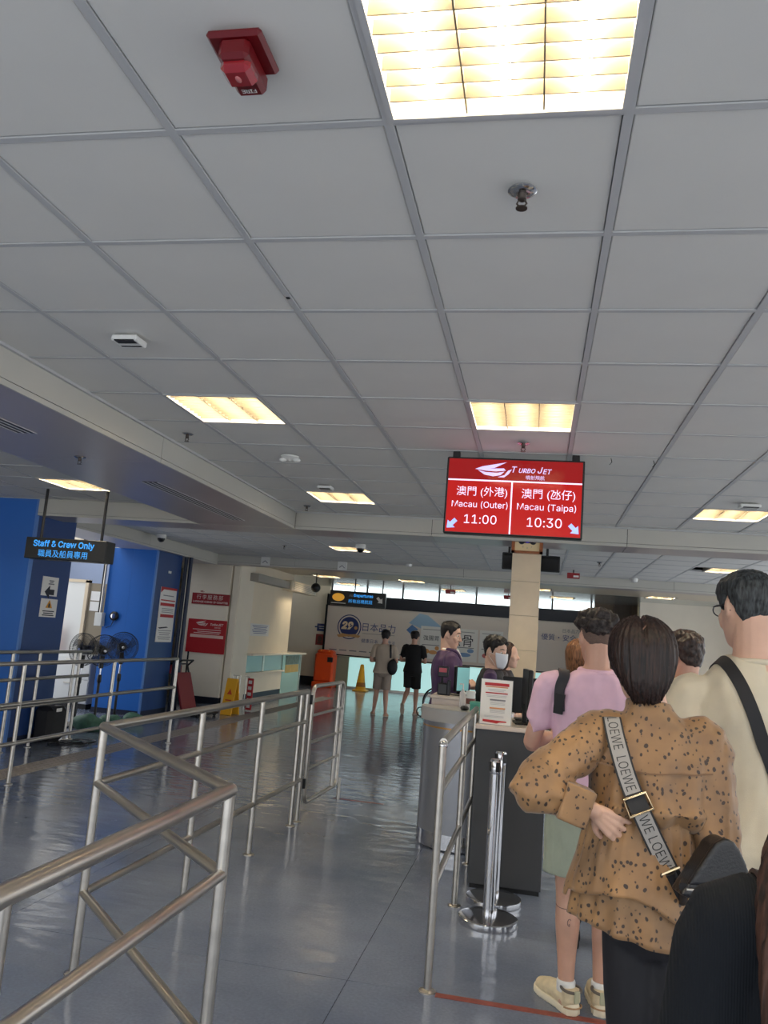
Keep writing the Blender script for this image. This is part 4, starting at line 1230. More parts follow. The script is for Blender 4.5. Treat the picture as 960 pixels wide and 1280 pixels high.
def sculpt(mb, name, m, parent, voxel=.006, smooth=3, disp=None):
    """fuse overlapping closed shapes into one continuous surface"""
    me = D.meshes.new('tmp'); me.from_pydata(mb.v, [], mb.f); me.update()
    bm = bmesh.new(); bm.from_mesh(me); bmesh.ops.recalc_face_normals(bm, faces=bm.faces); bm.to_mesh(me); bm.free()
    o = D.objects.new('tmp', me); COL.objects.link(o)
    r = o.modifiers.new('r', 'REMESH'); r.mode = 'VOXEL'; r.voxel_size = voxel
    if smooth:
        s = o.modifiers.new('s', 'SMOOTH'); s.factor = .5; s.iterations = smooth
    dg = bpy.context.evaluated_depsgraph_get()
    out = D.meshes.new_from_object(o.evaluated_get(dg))
    D.objects.remove(o); D.meshes.remove(me)
    out.name = name
    if disp:
        nor = [v.normal.copy() for v in out.vertices]
        for v, nn in zip(out.vertices, nor):
            v.co = disp(v.co.copy(), nn)
    out.materials.clear()
    out.materials.append(m)
    out.shade_smooth()
    return link(name, out, parent)

HEAD = [(-.125, .070, .030, .020), (-.115, .083, -.005, .038), (-.095, .089, -.035, .052), (-.07, .090, -.055, .061), (-.04, .090, -.074, .068), (-.01, .089, -.088, .072),
        (.02, .091, -.096, .075), (.05, .089, -.097, .076), (.075, .078, -.090, .070), (.095, .058, -.072, .055), (.108, .034, -.05, .036), (.115, .004, -.022, .010)]
def head_row(z):
    if z <= HEAD[0][0]: return HEAD[0][1:]
    for a, b in zip(HEAD[:-1], HEAD[1:]):
        if z <= b[0]:
            t = (z - a[0]) / (b[0] - a[0])
            return tuple(p + (q - p) * t for p, q in zip(a[1:], b[1:]))
    return HEAD[-1][1:]
def head_pt(th, z):
    """th from the face (0) round to the back (pi)"""
    f, b, w = head_row(z)
    cy = (f + b) / 2; ry = (f - b) / 2
    c, s = math.cos(th), math.sin(th)
    n = 2.25
    return V3((w * math.copysign(abs(s) ** (2 / n), s), cy + ry * math.copysign(abs(c) ** (2 / n), c), z))

def add_head(mb, M):
    """skull, jaw, nose, brow, lips, ears"""
    seg, vs = 40, []
    zs = [-.125, -.12, -.112, -.1, -.085, -.07, -.05, -.03, -.01, .01, .03, .05, .065, .08, .092, .102, .11, .115]
    for z in zs:
        for k in range(seg):
            vs.append(M @ head_pt(2 * PI * k / seg, z))
    m = len(zs)
    fs = [(i * seg + k, i * seg + (k + 1) % seg, (i + 1) * seg + (k + 1) % seg, (i + 1) * seg + k) for i in range(m - 1) for k in range(seg)]
    fs += [tuple(range(seg - 1, -1, -1)), tuple((m - 1) * seg + k for k in range(seg))]
    mb.add(vs, fs)
    P = lambda *a: M @ V3(a)
    limb(mb, [P(0, .082, .026), P(0, .098, -.005), P(0, .11, -.03)], [.008, .010, .0135], 10)
    for s in (-1, 1):
        limb(mb, [P(s * .004, .098, -.032), P(s * .015, .094, -.034)], [.010, .008], 8, 1)
        limb(mb, [P(s * .012, .084, .034), P(s * .034, .079, .036), P(s * .052, .066, .028)], [.0075, .008, .006], 8)
        limb(mb, [P(s * .05, .062, -.02), P(s * .04, .074, -.045)], [.018, .016], 8, 1)
        mb.ball(P(s * .077, -.012, .0), (.011, .021, .032), 14, 10, M.to_3x3().to_4x4() @ Matrix.Rotation(s * .35, 4, 'Z') @ Matrix.Rotation(-.15, 4, 'X'))
        mb.ball(P(s * .075, .0, -.026), (.009, .011, .012), 10, 8)
    limb(mb, [P(-.024, .082, -.068), P(0, .091, -.065), P(.024, .082, -.068)], [.005, .0075, .005], 8)
    limb(mb, [P(-.02, .081, -.078), P(0, .09, -.078), P(.02, .081, -.078)], [.005, .0075, .005], 8)
    limb(mb, [P(0, .072, -.112), P(0, .074, -.11)], [.018, .018], 8, 1)

def add_hand(mb, wrist, d, nrm, side, curl=.5, spread=.0, k=1.0):
    """palm, four unequal curled fingers and a thumb; d = direction of the palm, nrm = back of the hand, side = +1 thumb to cross(d, nrm)"""
    d = V3(d).normalized(); nrm = V3(nrm); nrm = (nrm - d * nrm.dot(d)).normalized()
    lat = d.cross(nrm) * side
    w = V3(wrist)
    for i, (off, ln, fl) in enumerate(((.031, .082, (.042, .026, .021)), (.0105, .086, (.046, .029, .022)), (-.0105, .082, (.043, .027, .021)), (-.031, .074, (.034, .021, .018)))):
        b = w + d * .012 * k + lat * off * .55 * k
        kn = w + d * ln * k + lat * off * k + nrm * (.004 - abs(off) * .1)
        limb(mb, [b, (b + kn) / 2 - nrm * .002, kn], [.0135 * k, .0135 * k, .0115 * k], 10, 2)
        dd = (d + lat * spread * off * 20).normalized(); p = kn; pts = [p]; a = 0
        for j, l in enumerate(fl):
            a += curl * (.55, .75, .5)[j]
            p = p + (dd * math.cos(a) - nrm * math.sin(a)) * l * k
            pts.append(p)
        limb(mb, pts, [.0095 * k, .0085 * k, .0078 * k, .0066 * k], 10, 2)
    t0 = w + d * .02 * k + lat * .02 * k - nrm * .006
    t1 = t0 + (d * .55 + lat * .6 - nrm * .3).normalized() * .042 * k
    t2 = t1 + (d * .8 + lat * .3 - nrm * .35).normalized() * .032 * k
    t3 = t2 + (d * .95 - nrm * .35).normalized() * .026 * k
    limb(mb, [t0, t1, t2, t3], [.0145 * k, .0118 * k, .0098 * k, .008 * k], 10, 2)

TORSO_M = [(.80, .0, .0, .10, .085), (.86, .0, -.005, .165, .112), (.92, .0, -.008, .176, .122), (1.0, .0, .0, .165, .112), (1.1, .0, .005, .156, .105), (1.2, .0, .003, .165, .112),
           (1.3, .0, .0, .176, .118), (1.38, .0, -.005, .172, .105), (1.43, .0, -.008, .145, .082), (1.47, .0, -.01, .088, .066), (1.5, 0, -.01, .06, .06)]
TORSO_F = [(.80, .0, .0, .10, .09), (.86, .0, -.008, .17, .12), (.92, .0, -.01, .178, .125), (1.0, .0, .0, .152, .105), (1.08, .0, .004, .13, .092), (1.18, .0, .003, .138, .1),
           (1.28, .0, .01, .15, .115), (1.37, .0, -.003, .148, .095), (1.42, .0, -.008, .125, .074), (1.46, .0, -.01, .075, .06), (1.5, 0, -.01, .05, .052)]

class Person:
    """one standing figure; local frame: x to its right, y ahead, z up; metres at a height of 1.75"""
    def __init__(s, label, loc, rz, H, sex='m', lean=(0, 0), head=(0, 0, 0), headoff=(0, 0, 0), arms=None, legs=None, hs=1.0, girth=1.0):
        s.k = H / 1.75
        s.root = thing('person', label, 'person', loc, rz)
        s.sex = sex
        s.lean = lean
        s.g = girth
        s.rings = [(z * s.k, x + lean[0] * max(0, z - .9) / .55, y + lean[1] * max(0, z - .9) / .55, rx * s.k * girth, ry * s.k * girth) for z, x, y, rx, ry in (TORSO_M if sex == 'm' else TORSO_F)]
        w = .19 if sex == 'm' else .165
        K = s.k
        lx, ly = lean
        s.sh = {1: V3((w * K * girth + lx * .95, ly * .95 - .005, 1.405 * K)), -1: V3((-w * K * girth + lx * .95, ly * .95 - .005, 1.405 * K))}
        A = {1: ((.235, -.03, 1.13), (.2, .13, .95)), -1: ((-.235, -.03, 1.13), (-.2, .13, .95))}
        if arms: A.update(arms)
        s.el = {q: V3(A[q][0]) * K for q in A}; s.wr = {q: V3(A[q][1]) * K for q in A}
        for q in A:                                   # keep arm lengths human
            d = s.el[q] - s.sh[q]; s.el[q] = s.sh[q] + d.normalized() * .285 * K
            d = s.wr[q] - s.el[q]; s.wr[q] = s.el[q] + d.normalized() * .25 * K
        Lg = {1: ((.09, 0, .88), (.1, .02, .48), (.1, -.02, .08), (.12, .15, .03)), -1: ((-.09, 0, .88), (-.1, .02, .48), (-.1, -.02, .08), (-.12, .15, .03))}
        if legs: Lg.update(legs)
        s.leg = {q: [V3(p) * K for p in Lg[q]] for q in Lg}
        hb = V3((lx * 1.1 + headoff[0], ly * 1.1 + .012 + headoff[1], 1.635 * K + headoff[2]))
        s.MH = Matrix.Translation(hb) @ Matrix.Rotation(head[0], 4, 'Z') @ Matrix.Rotation(head[1], 4, 'X') @ Matrix.Rotation(head[2], 4, 'Y') @ Matrix.Scale(hs * K ** .4, 4)
        s.neck0 = V3((lx, ly - .012, 1.44 * K))
    def body(s, skin, voxel=.006, hands=None, barefoot=False, smooth=2):
        K = s.k; mb = MB()
        torso(mb, s.rings)
        add_head(mb, s.MH)
        nt_, nb = s.MH @ V3((0, -.03, -.03)), s.neck0
        r = (.058 if s.sex == 'm' else .049) * K
        limb(mb, [nb, (nb + nt_) / 2 + V3((0, -.004, 0)), nt_], [r * 1.15, r, r * 1.02])
        for q in (1, -1):
            a, e, w = s.sh[q], s.el[q], s.wr[q]
            f = (1 if s.sex == 'm' else .84) * K
            limb(mb, [a - V3((q * .05, 0, 0)), a, a + (e - a) * .5, e, e + (w - e) * .35, w], [.058 * f, .058 * f, .046 * f, .038 * f, .041 * f, .027 * f])
            hd = (hands or {}).get(q, {})
            d = hd.get('d', (w - e))
            nn = hd.get('n', (q * .9, -.1, .45))
            add_hand(mb, w, d, nn, hd.get('side', -q), hd.get('curl', .55), hd.get('spread', .05), hd.get('k', K ** .5))
            h, kn, an, to = s.leg[q]
            limb(mb, [h + V3((0, 0, .02)), h + (kn - h) * .45, kn, kn + (an - kn) * .3 + V3((0, -.012, 0)), kn + (an - kn) * .65, an], [.088 * f, .076 * f, .054 * f, .055 * f, .042 * f, .034 * f])
            he = an + V3((0, -.025, -.035 * K))
            fd = V3((to.x - an.x, to.y - an.y, to.z - an.z + .035 * K))
            limb(mb, [he, an + fd * .35 + V3((0, 0, -.02)), an + fd * .8 + V3((0, 0, -.028)), to + V3((0, 0, -.002))], [.032 * K, .036 * K, .034 * K, .022 * K])
        return sculpt(mb, 'body', skin, s.root, voxel, smooth)
    def eyes(s):
        for q in (-1, 1):
            e = MB().ball(s.MH @ V3((q * .032, .0745, .010)), .0122, 12, 8).build('eye', mat('eye_white', (225, 220, 212), .2), s.root)
            MB().ball(s.MH @ V3((q * .033, .0855, .010)), .0055, 10, 6).build('iris', mat('iris_dark', (30, 20, 16), .2), e)
            limb_mb = MB(); limb(limb_mb, [s.MH @ V3((q * .014, .091, .036)), s.MH @ V3((q * .034, .087, .041)), s.MH @ V3((q * .052, .073, .034))], [.003, .004, .002], 8)
            limb_mb.build('eyebrow', mat('eyebrow', (34, 26, 22), .7), s.root)
    def shirt(s, m, name='shirt', ease=.014, sleeve=.55, sleeve_r=(.068, .068, .062), hem=.86, flare=.0, voxel=.007, folds=.006, neck=True, disp=None, seed=0.0):
        K = s.k; mb = MB()
        R = []
        for (z, x, y, rx, ry) in s.rings:
            if z < hem * K - .001: continue
            if z > 1.475 * K: continue
            low = max(0, (1.15 * K - z) / (.3 * K))
            R.append((z, x, y, rx + ease + flare * low + .012 * low, ry + ease + flare * low + .008 * low))
        z, x, y, rx, ry = R[0]
        R.insert(0, (hem * K, x, y, rx + .004, ry + .004))
        if neck:
            z, x, y, rx, ry = R[-1]
            R.append((1.482 * K, x, y + .002, .074 * K * (1 if s.sex == 'm' else .88), .07 * K * (1 if s.sex == 'm' else .88)))
        torso(mb, [R[0]] + [r for i, r in enumerate(R[1:]) if r[0] > R[0][0] + .012])
        f = (1 if s.sex == 'm' else .88) * K
        for q in (1, -1):
            a, e, w = s.sh[q], s.el[q], s.wr[q]
            if sleeve <= 0: continue
            if sleeve <= 1:
                end = a + (e - a) * sleeve
                P = [a - V3((q * .06, 0, -.004)), a + V3((0, 0, .0)), (a + end) / 2, end, end + (e - a).normalized() * .004]
                limb(mb, P, [.062 * f, .07 * f, sleeve_r[1] * f, sleeve_r[2] * f, sleeve_r[2] * f], 18, 3, cap=False)
                mb.ball(P[0], .06 * f, 12, 8)
            else:
                end = e + (w - e) * (sleeve - 1)
                limb(mb, [a - V3((q * .06, 0, -.004)), a, (a + e) / 2, e, (e + end) / 2, end], [.062 * f, .07 * f, sleeve_r[0] * f, sleeve_r[1] * f, (sleeve_r[1] + sleeve_r[2]) / 2 * f, sleeve_r[2] * f], 18, 3, cap=False)
                mb.ball(P0 if False else a - V3((q * .06, 0, -.004)), .06 * f, 12, 8)
        def dsp(c, n):
            t = noise.noise(V3((c.x * 9 + seed, c.y * 9, c.z * 4 + c.x * 5))) + .5 * noise.noise(V3((c.x * 22, c.y * 20 + seed, c.z * 9 - c.x * 12)))
            c = c + n * folds * t
            return disp(c, n) if disp else c
        s.shirt_obj = sculpt(mb, name, m, s.root, voxel, 3, dsp)
        return s.shirt_obj
    def pants(s, m, name='trousers', length=.95, ease=.012, r=(.098, .088, .072, .055), voxel=.008, folds=.005, waist=1.02, seed=3.0):
        """length: 0 hip .. .5 knee .. 1 ankle"""
        K = s.k; mb = MB()
        R = [(z, x, y, rx + ease, ry + ease) for z, x, y, rx, ry in s.rings if z <= waist * K]
        torso(mb, R)
        for q in (1, -1):
            h, kn, an, to = s.leg[q]
            if length <= .5:
                end = h + (kn - h) * length * 2
                limb(mb, [h + V3((0, 0, .03)), h + (end - h) * .5, end], [r[0] * K, r[1] * K, r[2] * K], 18, 3, cap=False)
            else:
                end = kn + (an - kn) * (length - .5) * 2
                limb(mb, [h + V3((0, 0, .03)), h + (kn - h) * .5, kn, (kn + end) / 2, end], [r[0] * K, r[1] * K, r[2] * K, (r[2] + r[3]) / 2 * K, r[3] * K], 18, 3, cap=False)
        def dsp(c, n):
            return c + n * folds * (noise.noise(V3((c.x * 10 + seed, c.y * 10, c.z * 5))) + .5 * noise.noise(V3((c.x * 24, c.y * 24 + seed, c.z * 14 + c.x * 9))))
        return sculpt(mb, name, m, s.root, voxel, 3, dsp)
    def shoes(s, upper, sole, voxel=.006, sandal=False):
        for q in (1, -1):
            h, kn, an, to = s.leg[q]
            d = V3((to.x - an.x, to.y - an.y, 0))
            if d.length < .02: d = V3((0, 1, 0))
            d.normalize()
            pitch = math.atan2(to.z - .03 * s.k - (an.z - .08 * s.k), (V3((to.x - an.x, to.y - an.y, 0))).length)
            rot = Matrix.Rotation(math.atan2(d.y, d.x) - PI / 2, 4, 'Z') @ Matrix.Rotation(pitch, 4, 'X')
            Mf = Matrix.Translation(an) @ rot @ Matrix.Translation((0, 0, -.08 * s.k)) @ Matrix.Scale(s.k, 4)
            out = [(-.034, -.062), (-.04, -.03), (-.036, .02), (-.044, .1), (-.046, .14), (-.034, .19), (-.01, .215), (.016, .21), (.036, .185), (.042, .13), (.036, .06), (.034, .0), (.04, -.03), (.032, -.062), (0, -.078)]
            mb = MB().prism([(x * 1.06, y * 1.04) for x, y in out][::-1], .0, .03 if not sandal else .02, Mf)
            if not sandal:
                mb.ball(Mf @ V3((0, -.05, .025)), .036, 14, 8)
            so = sculpt(mb, 'shoe_sole', sole, s.root, voxel * .8, 2)
            so.name = 'shoe'
            mb = MB()
            if sandal:
                limb(mb, [Mf @ V3((-.042, .1, .03)), Mf @ V3((0, .11, .06)), Mf @ V3((.042, .1, .03))], [.014, .012, .014])
                limb(mb, [Mf @ V3((-.036, .0, .03)), Mf @ V3((0, .04, .085)), Mf @ V3((.036, .0, .03))], [.012, .011, .012])
            else:
                for (x0, y0, z0, r0, x1, y1, z1, r1) in ((0, -.03, .05, .044, -.0, .05, .058, .043), (0, .05, .058, .043, -.004, .12, .046, .042), (-.004, .12, .046, .042, -.004, .172, .036, .034)):
                    limb(mb, [Mf @ V3((x0, y0, z0)), Mf @ V3((x1, y1, z1))], [r0, r1], 14, 2)
                limb(mb, [Mf @ V3((0, -.04, .05)), Mf @ V3((0, -.038, .1))], [.042, .04], 14, 2, cap=False)
            sculpt(mb, 'shoe_upper', upper, so, voxel * .7, 2)
            if not sandal and voxel < .007:
                MB().tube([Mf @ V3((.043 * math.cos(a), -.038 + .043 * math.sin(a), .1 + .004 * math.sin(a))) for a in [2 * PI * j / 20 for j in range(20)]], .0065, 8, closed=True).build('shoe_collar', mat('collar_dark', (96, 88, 80), .7), so)
                MB().cbox((-.014, -.088, .055), (.014, -.078, .105), .003, Mf).build('heel_tab', mat('heel_tab', (170, 168, 140), .7), so)
                MB().tube([Mf @ V3((.047 * math.sin(a) * (1 if abs(math.sin(a)) < 1 else 1), -.04 - .045 * math.cos(a), .034)) for a in [-1.3 + 2.6 * j / 14 for j in range(15)]], .004, 6).build('sole_line', mat('gum_sole', (168, 132, 96), .6), so)
    def hair(s, m, line=((0, .085), (40, .07), (65, .03), (80, -.02), (95, .035), (112, -.015), (135, -.06), (180, -.075)), top=.018, side=.006, rough=.004, name='hair', curl=0.0, seg=96, seed=0.0, lift=0.0):
        def hl(th):
            a = abs(math.degrees(th)); 
            for (x0, y0), (x1, y1) in zip(line[:-1], line[1:]):
                if a <= x1: return y0 + (y1 - y0) * (a - x0) / (x1 - x0)
            return line[-1][1]
        zs = [-.1 + .215 * i / 54 for i in range(55)]
        vs = []
        ctr = V3((0, -.005, .02))
        for z in zs:
            for k in range(seg):
                th = 2 * PI * k / seg; th = th if th <= PI else th - 2 * PI
                p = head_pt(th, z)
                d = (p - ctr); d.z *= .8; d.normalize()
                mask = (z - hl(th) + .012 * noise.noise(V3((p.x * 60 + seed, p.y * 60, p.z * 40)))) / .014
                mask = max(0, min(1, mask))
                g = max(0, min(1, (z - .0) / .085))
                t = side + (top - side) * g ** 1.2
                nz = noise.noise(V3((p.x * 70 + seed, p.y * 70, p.z * 16))) + .6 * noise.noise(V3((p.x * 150, p.y * 150 + seed, p.z * 40)))
                cz = noise.noise(V3((p.x * 45 + seed, p.y * 45, p.z * 45)))
                off = -.012 + (t + .012) * mask + mask * (rough * nz * (.4 + g) + curl * cz * (.3 + g))
                q = p + d * off
                q.z += lift * g * max(0, math.cos(th) * .5 + .5) * mask
                vs.append(s.MH @ q)
        n = len(zs)
        fs = [(i * seg + k, i * seg + (k + 1) % seg, (i + 1) * seg + (k + 1) % seg, (i + 1) * seg + k) for i in range(n - 1) for k in range(seg)]
        fs += [tuple(range(seg - 1, -1, -1)), tuple((n - 1) * seg + k for k in range(seg))]
        return MB().add(vs, fs).build(name, m, s.root, True, 180)

def wrap_strap(bvh, guide, width, name, m, parent, lift=.004, thick=.004, n=60, smooth=4, tilt=None):
    """a strap laid on a surface: guide points are pulled to the surface, then smoothed"""
    rows = catmull(guide, 12)
    tot = [0]
    for a, b in zip(rows[:-1], rows[1:]): tot.append(tot[-1] + (V3(b) - V3(a)).length)
    P = []
    for i in range(n):
        t = tot[-1] * i / (n - 1)
        j = max(k for k in range(len(tot)) if tot[k] <= t + 1e-9); j = min(j, len(rows) - 2)
        u = (t - tot[j]) / max(1e-9, tot[j + 1] - tot[j])
        P.append(V3(rows[j]).lerp(V3(rows[j + 1]), u))
    N = []
    for i in range(n):
        loc, nor, idx, dist = bvh.find_nearest(P[i])
        P[i] = loc + nor * lift; N.append(nor.copy())
    for _ in range(smooth):
        P = [P[0]] + [(P[i - 1] + P[i] * 2 + P[i + 1]) / 4 for i in range(1, n - 1)] + [P[-1]]
        N = [N[0]] + [((N[i - 1] + N[i] * 2 + N[i + 1]) / 4).normalized() for i in range(1, n - 1)] + [N[-1]]
    fr = []
    vs = []
    for i in range(n):
        T_ = (P[min(i + 1, n - 1)] - P[max(i - 1, 0)]).normalized()
        nn = (N[i] - T_ * N[i].dot(T_)).normalized()
        B = nn.cross(T_)
        fr.append((P[i], T_, nn, B))
        w = width / 2
        vs += [P[i] - B * w, P[i] + B * w, P[i] + B * w + nn * thick, P[i] - B * w + nn * thick]
    fs = [(i * 4 + k, i * 4 + (k + 1) % 4, i * 4 + 4 + (k + 1) % 4, i * 4 + 4 + k) for i in range(n - 1) for k in range(4)]
    fs += [(3, 2, 1, 0), tuple((n - 1) * 4 + k for k in range(4))]
    o = MB().add(vs, fs).build(name, m, parent, True, 40)
    return o, fr

def on_strap(fr, u, v, h=.006):
    """point at length u along and v across a strap"""
    acc = 0
    for (a, b) in zip(fr[:-1], fr[1:]):
        l = (b[0] - a[0]).length
        if acc + l >= u:
            t = (u - acc) / l
            p = a[0].lerp(b[0], t); B = a[3].lerp(b[3], t); nn = a[2].lerp(b[2], t)
            return p + B * v + nn * h
        acc += l
    return fr[-1][0] + fr[-1][3] * v + fr[-1][2] * h

def bvh_of(o):
    return BVHTree.FromPolygons([v.co for v in o.data.vertices], [p.vertices for p in o.data.polygons])

def hair_mat(name, rgb, streak=.5, rough=.5, scale=(90, 90, 6), tint=None):
    m = mat(name, rgb, rough, spec=.3)
    nt = m.node_tree; b = nt.nodes['Principled BSDF']
    tc = nt.nodes.new('ShaderNodeTexCoord'); mp = nt.nodes.new('ShaderNodeMapping'); mp.inputs['Scale'].default_value = scale
    n = nt.nodes.new('ShaderNodeTexNoise'); n.inputs['Scale'].default_value = 1.6; n.inputs['Detail'].default_value = 4
    r = nt.nodes.new('ShaderNodeValToRGB')
    r.color_ramp.elements[0].position = .35; r.color_ramp.elements[0].color = (*[c * .55 for c in lin(rgb)], 1)
    r.color_ramp.elements[1].position = .72; r.color_ramp.elements[1].color = (*lin(tint or [min(255, c * 1.5 + 8) for c in rgb]), 1)
    bp = nt.nodes.new('ShaderNodeBump'); bp.inputs['Strength'].default_value = streak; bp.inputs['Distance'].default_value = .004
    nt.links.new(tc.outputs['Object'], mp.inputs['Vector']); nt.links.new(mp.outputs[0], n.inputs['Vector'])
    nt.links.new(n.outputs['Fac'], r.inputs['Fac']); nt.links.new(r.outputs[0], b.inputs['Base Color'])
    nt.links.new(n.outputs['Fac'], bp.inputs['Height']); nt.links.new(bp.outputs[0], b.inputs['Normal'])
    return m
def skin_mat(name, rgb):
    m = mat(name, rgb, .5, vary=.06, vscale=14, bump=.08, bscale=220)
    b = m.node_tree.nodes['Principled BSDF']
    b.inputs['Subsurface Weight'].default_value = .08
    b.inputs['Subsurface Radius'].default_value = (.012, .005, .003)
    return m
SKIN = skin_mat('skin', (206, 166, 144))
SKIN2 = skin_mat('skin_tanned', (196, 152, 130))
HBLACK = hair_mat('black_hair', (24, 21, 21))
HBROWN = hair_mat('dark_brown_hair', (34, 23, 19), tint=(78, 52, 42))

# ------------------------------------------------------------------ man in pink
PINK = mat('pink_polo_cloth', (226, 186, 202), .8, vary=.03, vscale=30, bump=.12, bscale=500)
p = Person('man in a pink polo shirt and grey-green shorts standing in the queue', (.285, 4.0, 0), math.radians(4), 1.76, 'm', girth=1.06,
           arms={-1: ((-.285, .03, 1.12), (-.18, .26, 1.14)), 1: ((.285, .03, 1.12), (.16, .26, 1.14))}, head=(math.radians(6), 0, 0), headoff=(.0, 0, 0),
           legs={-1: ((-.095, 0, .88), (-.085, .02, .48), (-.08, .0, .08), (-.165, .15, .03)), 1: ((.09, 0, .88), (.08, .02, .48), (.075, .03, .08), (.075, .2, .03))})
p.body(SKIN2, .006)
p.shirt(PINK, 'polo_shirt', sleeve=.62, hem=.85, flare=.008, folds=.011, sleeve_r=(.07, .072, .07))
mb = MB()
mb.tube([(.072 * math.cos(a), -.006 + .066 * math.sin(a), 1.492 + .006 * math.sin(a)) for a in [2 * PI * k / 28 for k in range(28)]], .017, 10, closed=True)
sculpt(mb, 'collar', PINK, p.root, .005, 2)
p.pants(mat('sage_shorts', (158, 166, 148), .8, vary=.05, vscale=20, bump=.2, bscale=300), 'shorts', length=.38, r=(.112, .116, .118, .1), folds=.009)
p.shoes(mat('beige_sneaker', (212, 196, 162), .6, vary=.12, vscale=30, bump=.2, bscale=200), mat('cream_sole', (226, 214, 188), .6), .006)
for q in (1, -1):
    an = p.leg[q][2]
    mb = MB(); mb.tube([an + V3((0, 0, -.005)), an + V3((0, 0, .045))], [.042, .043], 16)
    sculpt(mb, 'sock', WHITE, p.root, .006, 2)
# fine tattoo line and curl on the left calf
bv = bvh_of(p.root.children[0])
kn, an = p.leg[-1][1], p.leg[-1][2]
c0 = kn + (an - kn) * .12
ring = []
for k in range(25):
    a = 2 * PI * k / 24
    loc, nor, _, _ = bv.find_nearest(c0 + V3((.08 * math.cos(a), .08 * math.sin(a), 0)))
    ring.append(loc + nor * .0005)
tat = MB().tube(ring[:-1], .0016, 5, closed=True)
cur = []
for k in range(18):
    a = k * .5
    g = c0 + V3((.0 + .012 * math.cos(a) * (1 - k / 26), -.1, -.045 - .03 * k / 18 + .012 * math.sin(a)))
    loc, nor, _, _ = bv.find_nearest(g)
    cur.append(loc + nor * .0005)
tat.tube(cur, .0016, 5)
tat.build('tattoo', mat('tattoo_ink', (110, 84, 84), .7), p.root)
p.hair(hair_mat('curly_dark_hair', (38, 32, 30), .6, scale=(60, 60, 60)), line=((0, .085), (40, .075), (65, .045), (80, .03), (95, .045), (112, .03), (140, .015), (180, .01)), top=.034, side=.008, rough=.006, curl=.02)
p.hair(mat('shaved_hair', (98, 78, 68), .7, vary=.2, vscale=200), line=((0, .085), (60, .04), (80, -.01), (95, .03), (112, -.01), (140, -.04), (180, -.05)), top=.003, side=.0025, rough=.0005, name='shaved_sides')
bps = bvh_of(p.shirt_obj)
wrap_strap(bps, [(-.15, .1, 1.3), (-.15, .03, 1.47), (-.158, -.06, 1.42), (-.175, -.1, 1.3)], .05, 'backpack_strap', mat('strap_dark_grey', (44, 44, 50), .7), p.root, thick=.012, lift=.004)
wrap_strap(bps, [(-.165, -.1, 1.38), (-.178, -.1, 1.29)], .045, 'strap_pad', mat('strap_black', (26, 26, 30), .7), p.root, thick=.012, lift=.014, n=12)
p_pink = p

# ------------------------------------------------------------------ woman in the spotted blouse
def leopard():
    m = D.materials.new('spotted_blouse_cloth'); m.use_nodes = True
    nt = m.node_tree; b = nt.nodes['Principled BSDF']
    tc = nt.nodes.new('ShaderNodeTexCoord')
    n1 = nt.nodes.new('ShaderNodeTexNoise'); n1.inputs['Scale'].default_value = 7; n1.inputs['Detail'].default_value = 4
    r1 = nt.nodes.new('ShaderNodeValToRGB')
    r1.color_ramp.elements[0].position = .35; r1.color_ramp.elements[0].color = (*lin((122, 92, 62)), 1)
    r1.color_ramp.elements[1].position = .65; r1.color_ramp.elements[1].color = (*lin((156, 118, 76)), 1)
    n2 = nt.nodes.new('ShaderNodeTexNoise'); n2.inputs['Scale'].default_value = 26
    mx = nt.nodes.new('ShaderNodeMix'); mx.data_type = 'VECTOR'; mx.inputs['Factor'].default_value = .02
    mp = nt.nodes.new('ShaderNodeMapping'); mp.inputs['Scale'].default_value = (1.0, 1.0, .8); mp.inputs['Rotation'].default_value = (.5, .4, .3)
    vo = nt.nodes.new('ShaderNodeTexVoronoi'); vo.inputs['Scale'].default_value = 64; vo.inputs['Randomness'].default_value = .9
    # random spots: size from the cell's own colour
    sep = nt.nodes.new('ShaderNodeSeparateColor')
    mr = nt.nodes.new('ShaderNodeMapRange'); mr.inputs['From Min'].default_value = .0; mr.inputs['To Min'].default_value = .18; mr.inputs['To Max'].default_value = .31
    lt_ = nt.nodes.new('ShaderNodeMath'); lt_.operation = 'SUBTRACT'
    st = nt.nodes.new('ShaderNodeMapRange'); st.inputs['From Min'].default_value = -.05; st.inputs['From Max'].default_value = .02; st.inputs['To Min'].default_value = 0; st.inputs['To Max'].default_value = 1
    r2 = nt.nodes.new('ShaderNodeMix'); r2.data_type = 'RGBA'
    r2.inputs['B'].default_value = (*lin((48, 32, 22)), 1)
    L_ = nt.links.new
    L_(tc.outputs['Object'], n1.inputs['Vector']); L_(tc.outputs['Object'], n2.inputs['Vector'])
    L_(tc.outputs['Object'], mx.inputs['A']); L_(n2.outputs['Color'], mx.inputs['B'])
    L_(mx.outputs['Result'], mp.inputs['Vector']); L_(mp.outputs[0], vo.inputs['Vector'])
    L_(vo.outputs['Color'], sep.inputs[0]); L_(sep.outputs[0], mr.inputs['Value'])
    L_(mr.outputs[0], lt_.inputs[0]); L_(vo.outputs['Distance'], lt_.inputs[1]); L_(lt_.outputs[0], st.inputs['Value'])
    L_(n1.outputs['Fac'], r1.inputs['Fac']); L_(r1.outputs[0], r2.inputs['A']); L_(st.outputs[0], r2.inputs['Factor'])
    L_(r2.outputs['Result'], b.inputs['Base Color'])
    b.inputs['Roughness'].default_value = .5
    b.inputs['Sheen Weight'].default_value = .2
    return m
LEO = leopard()
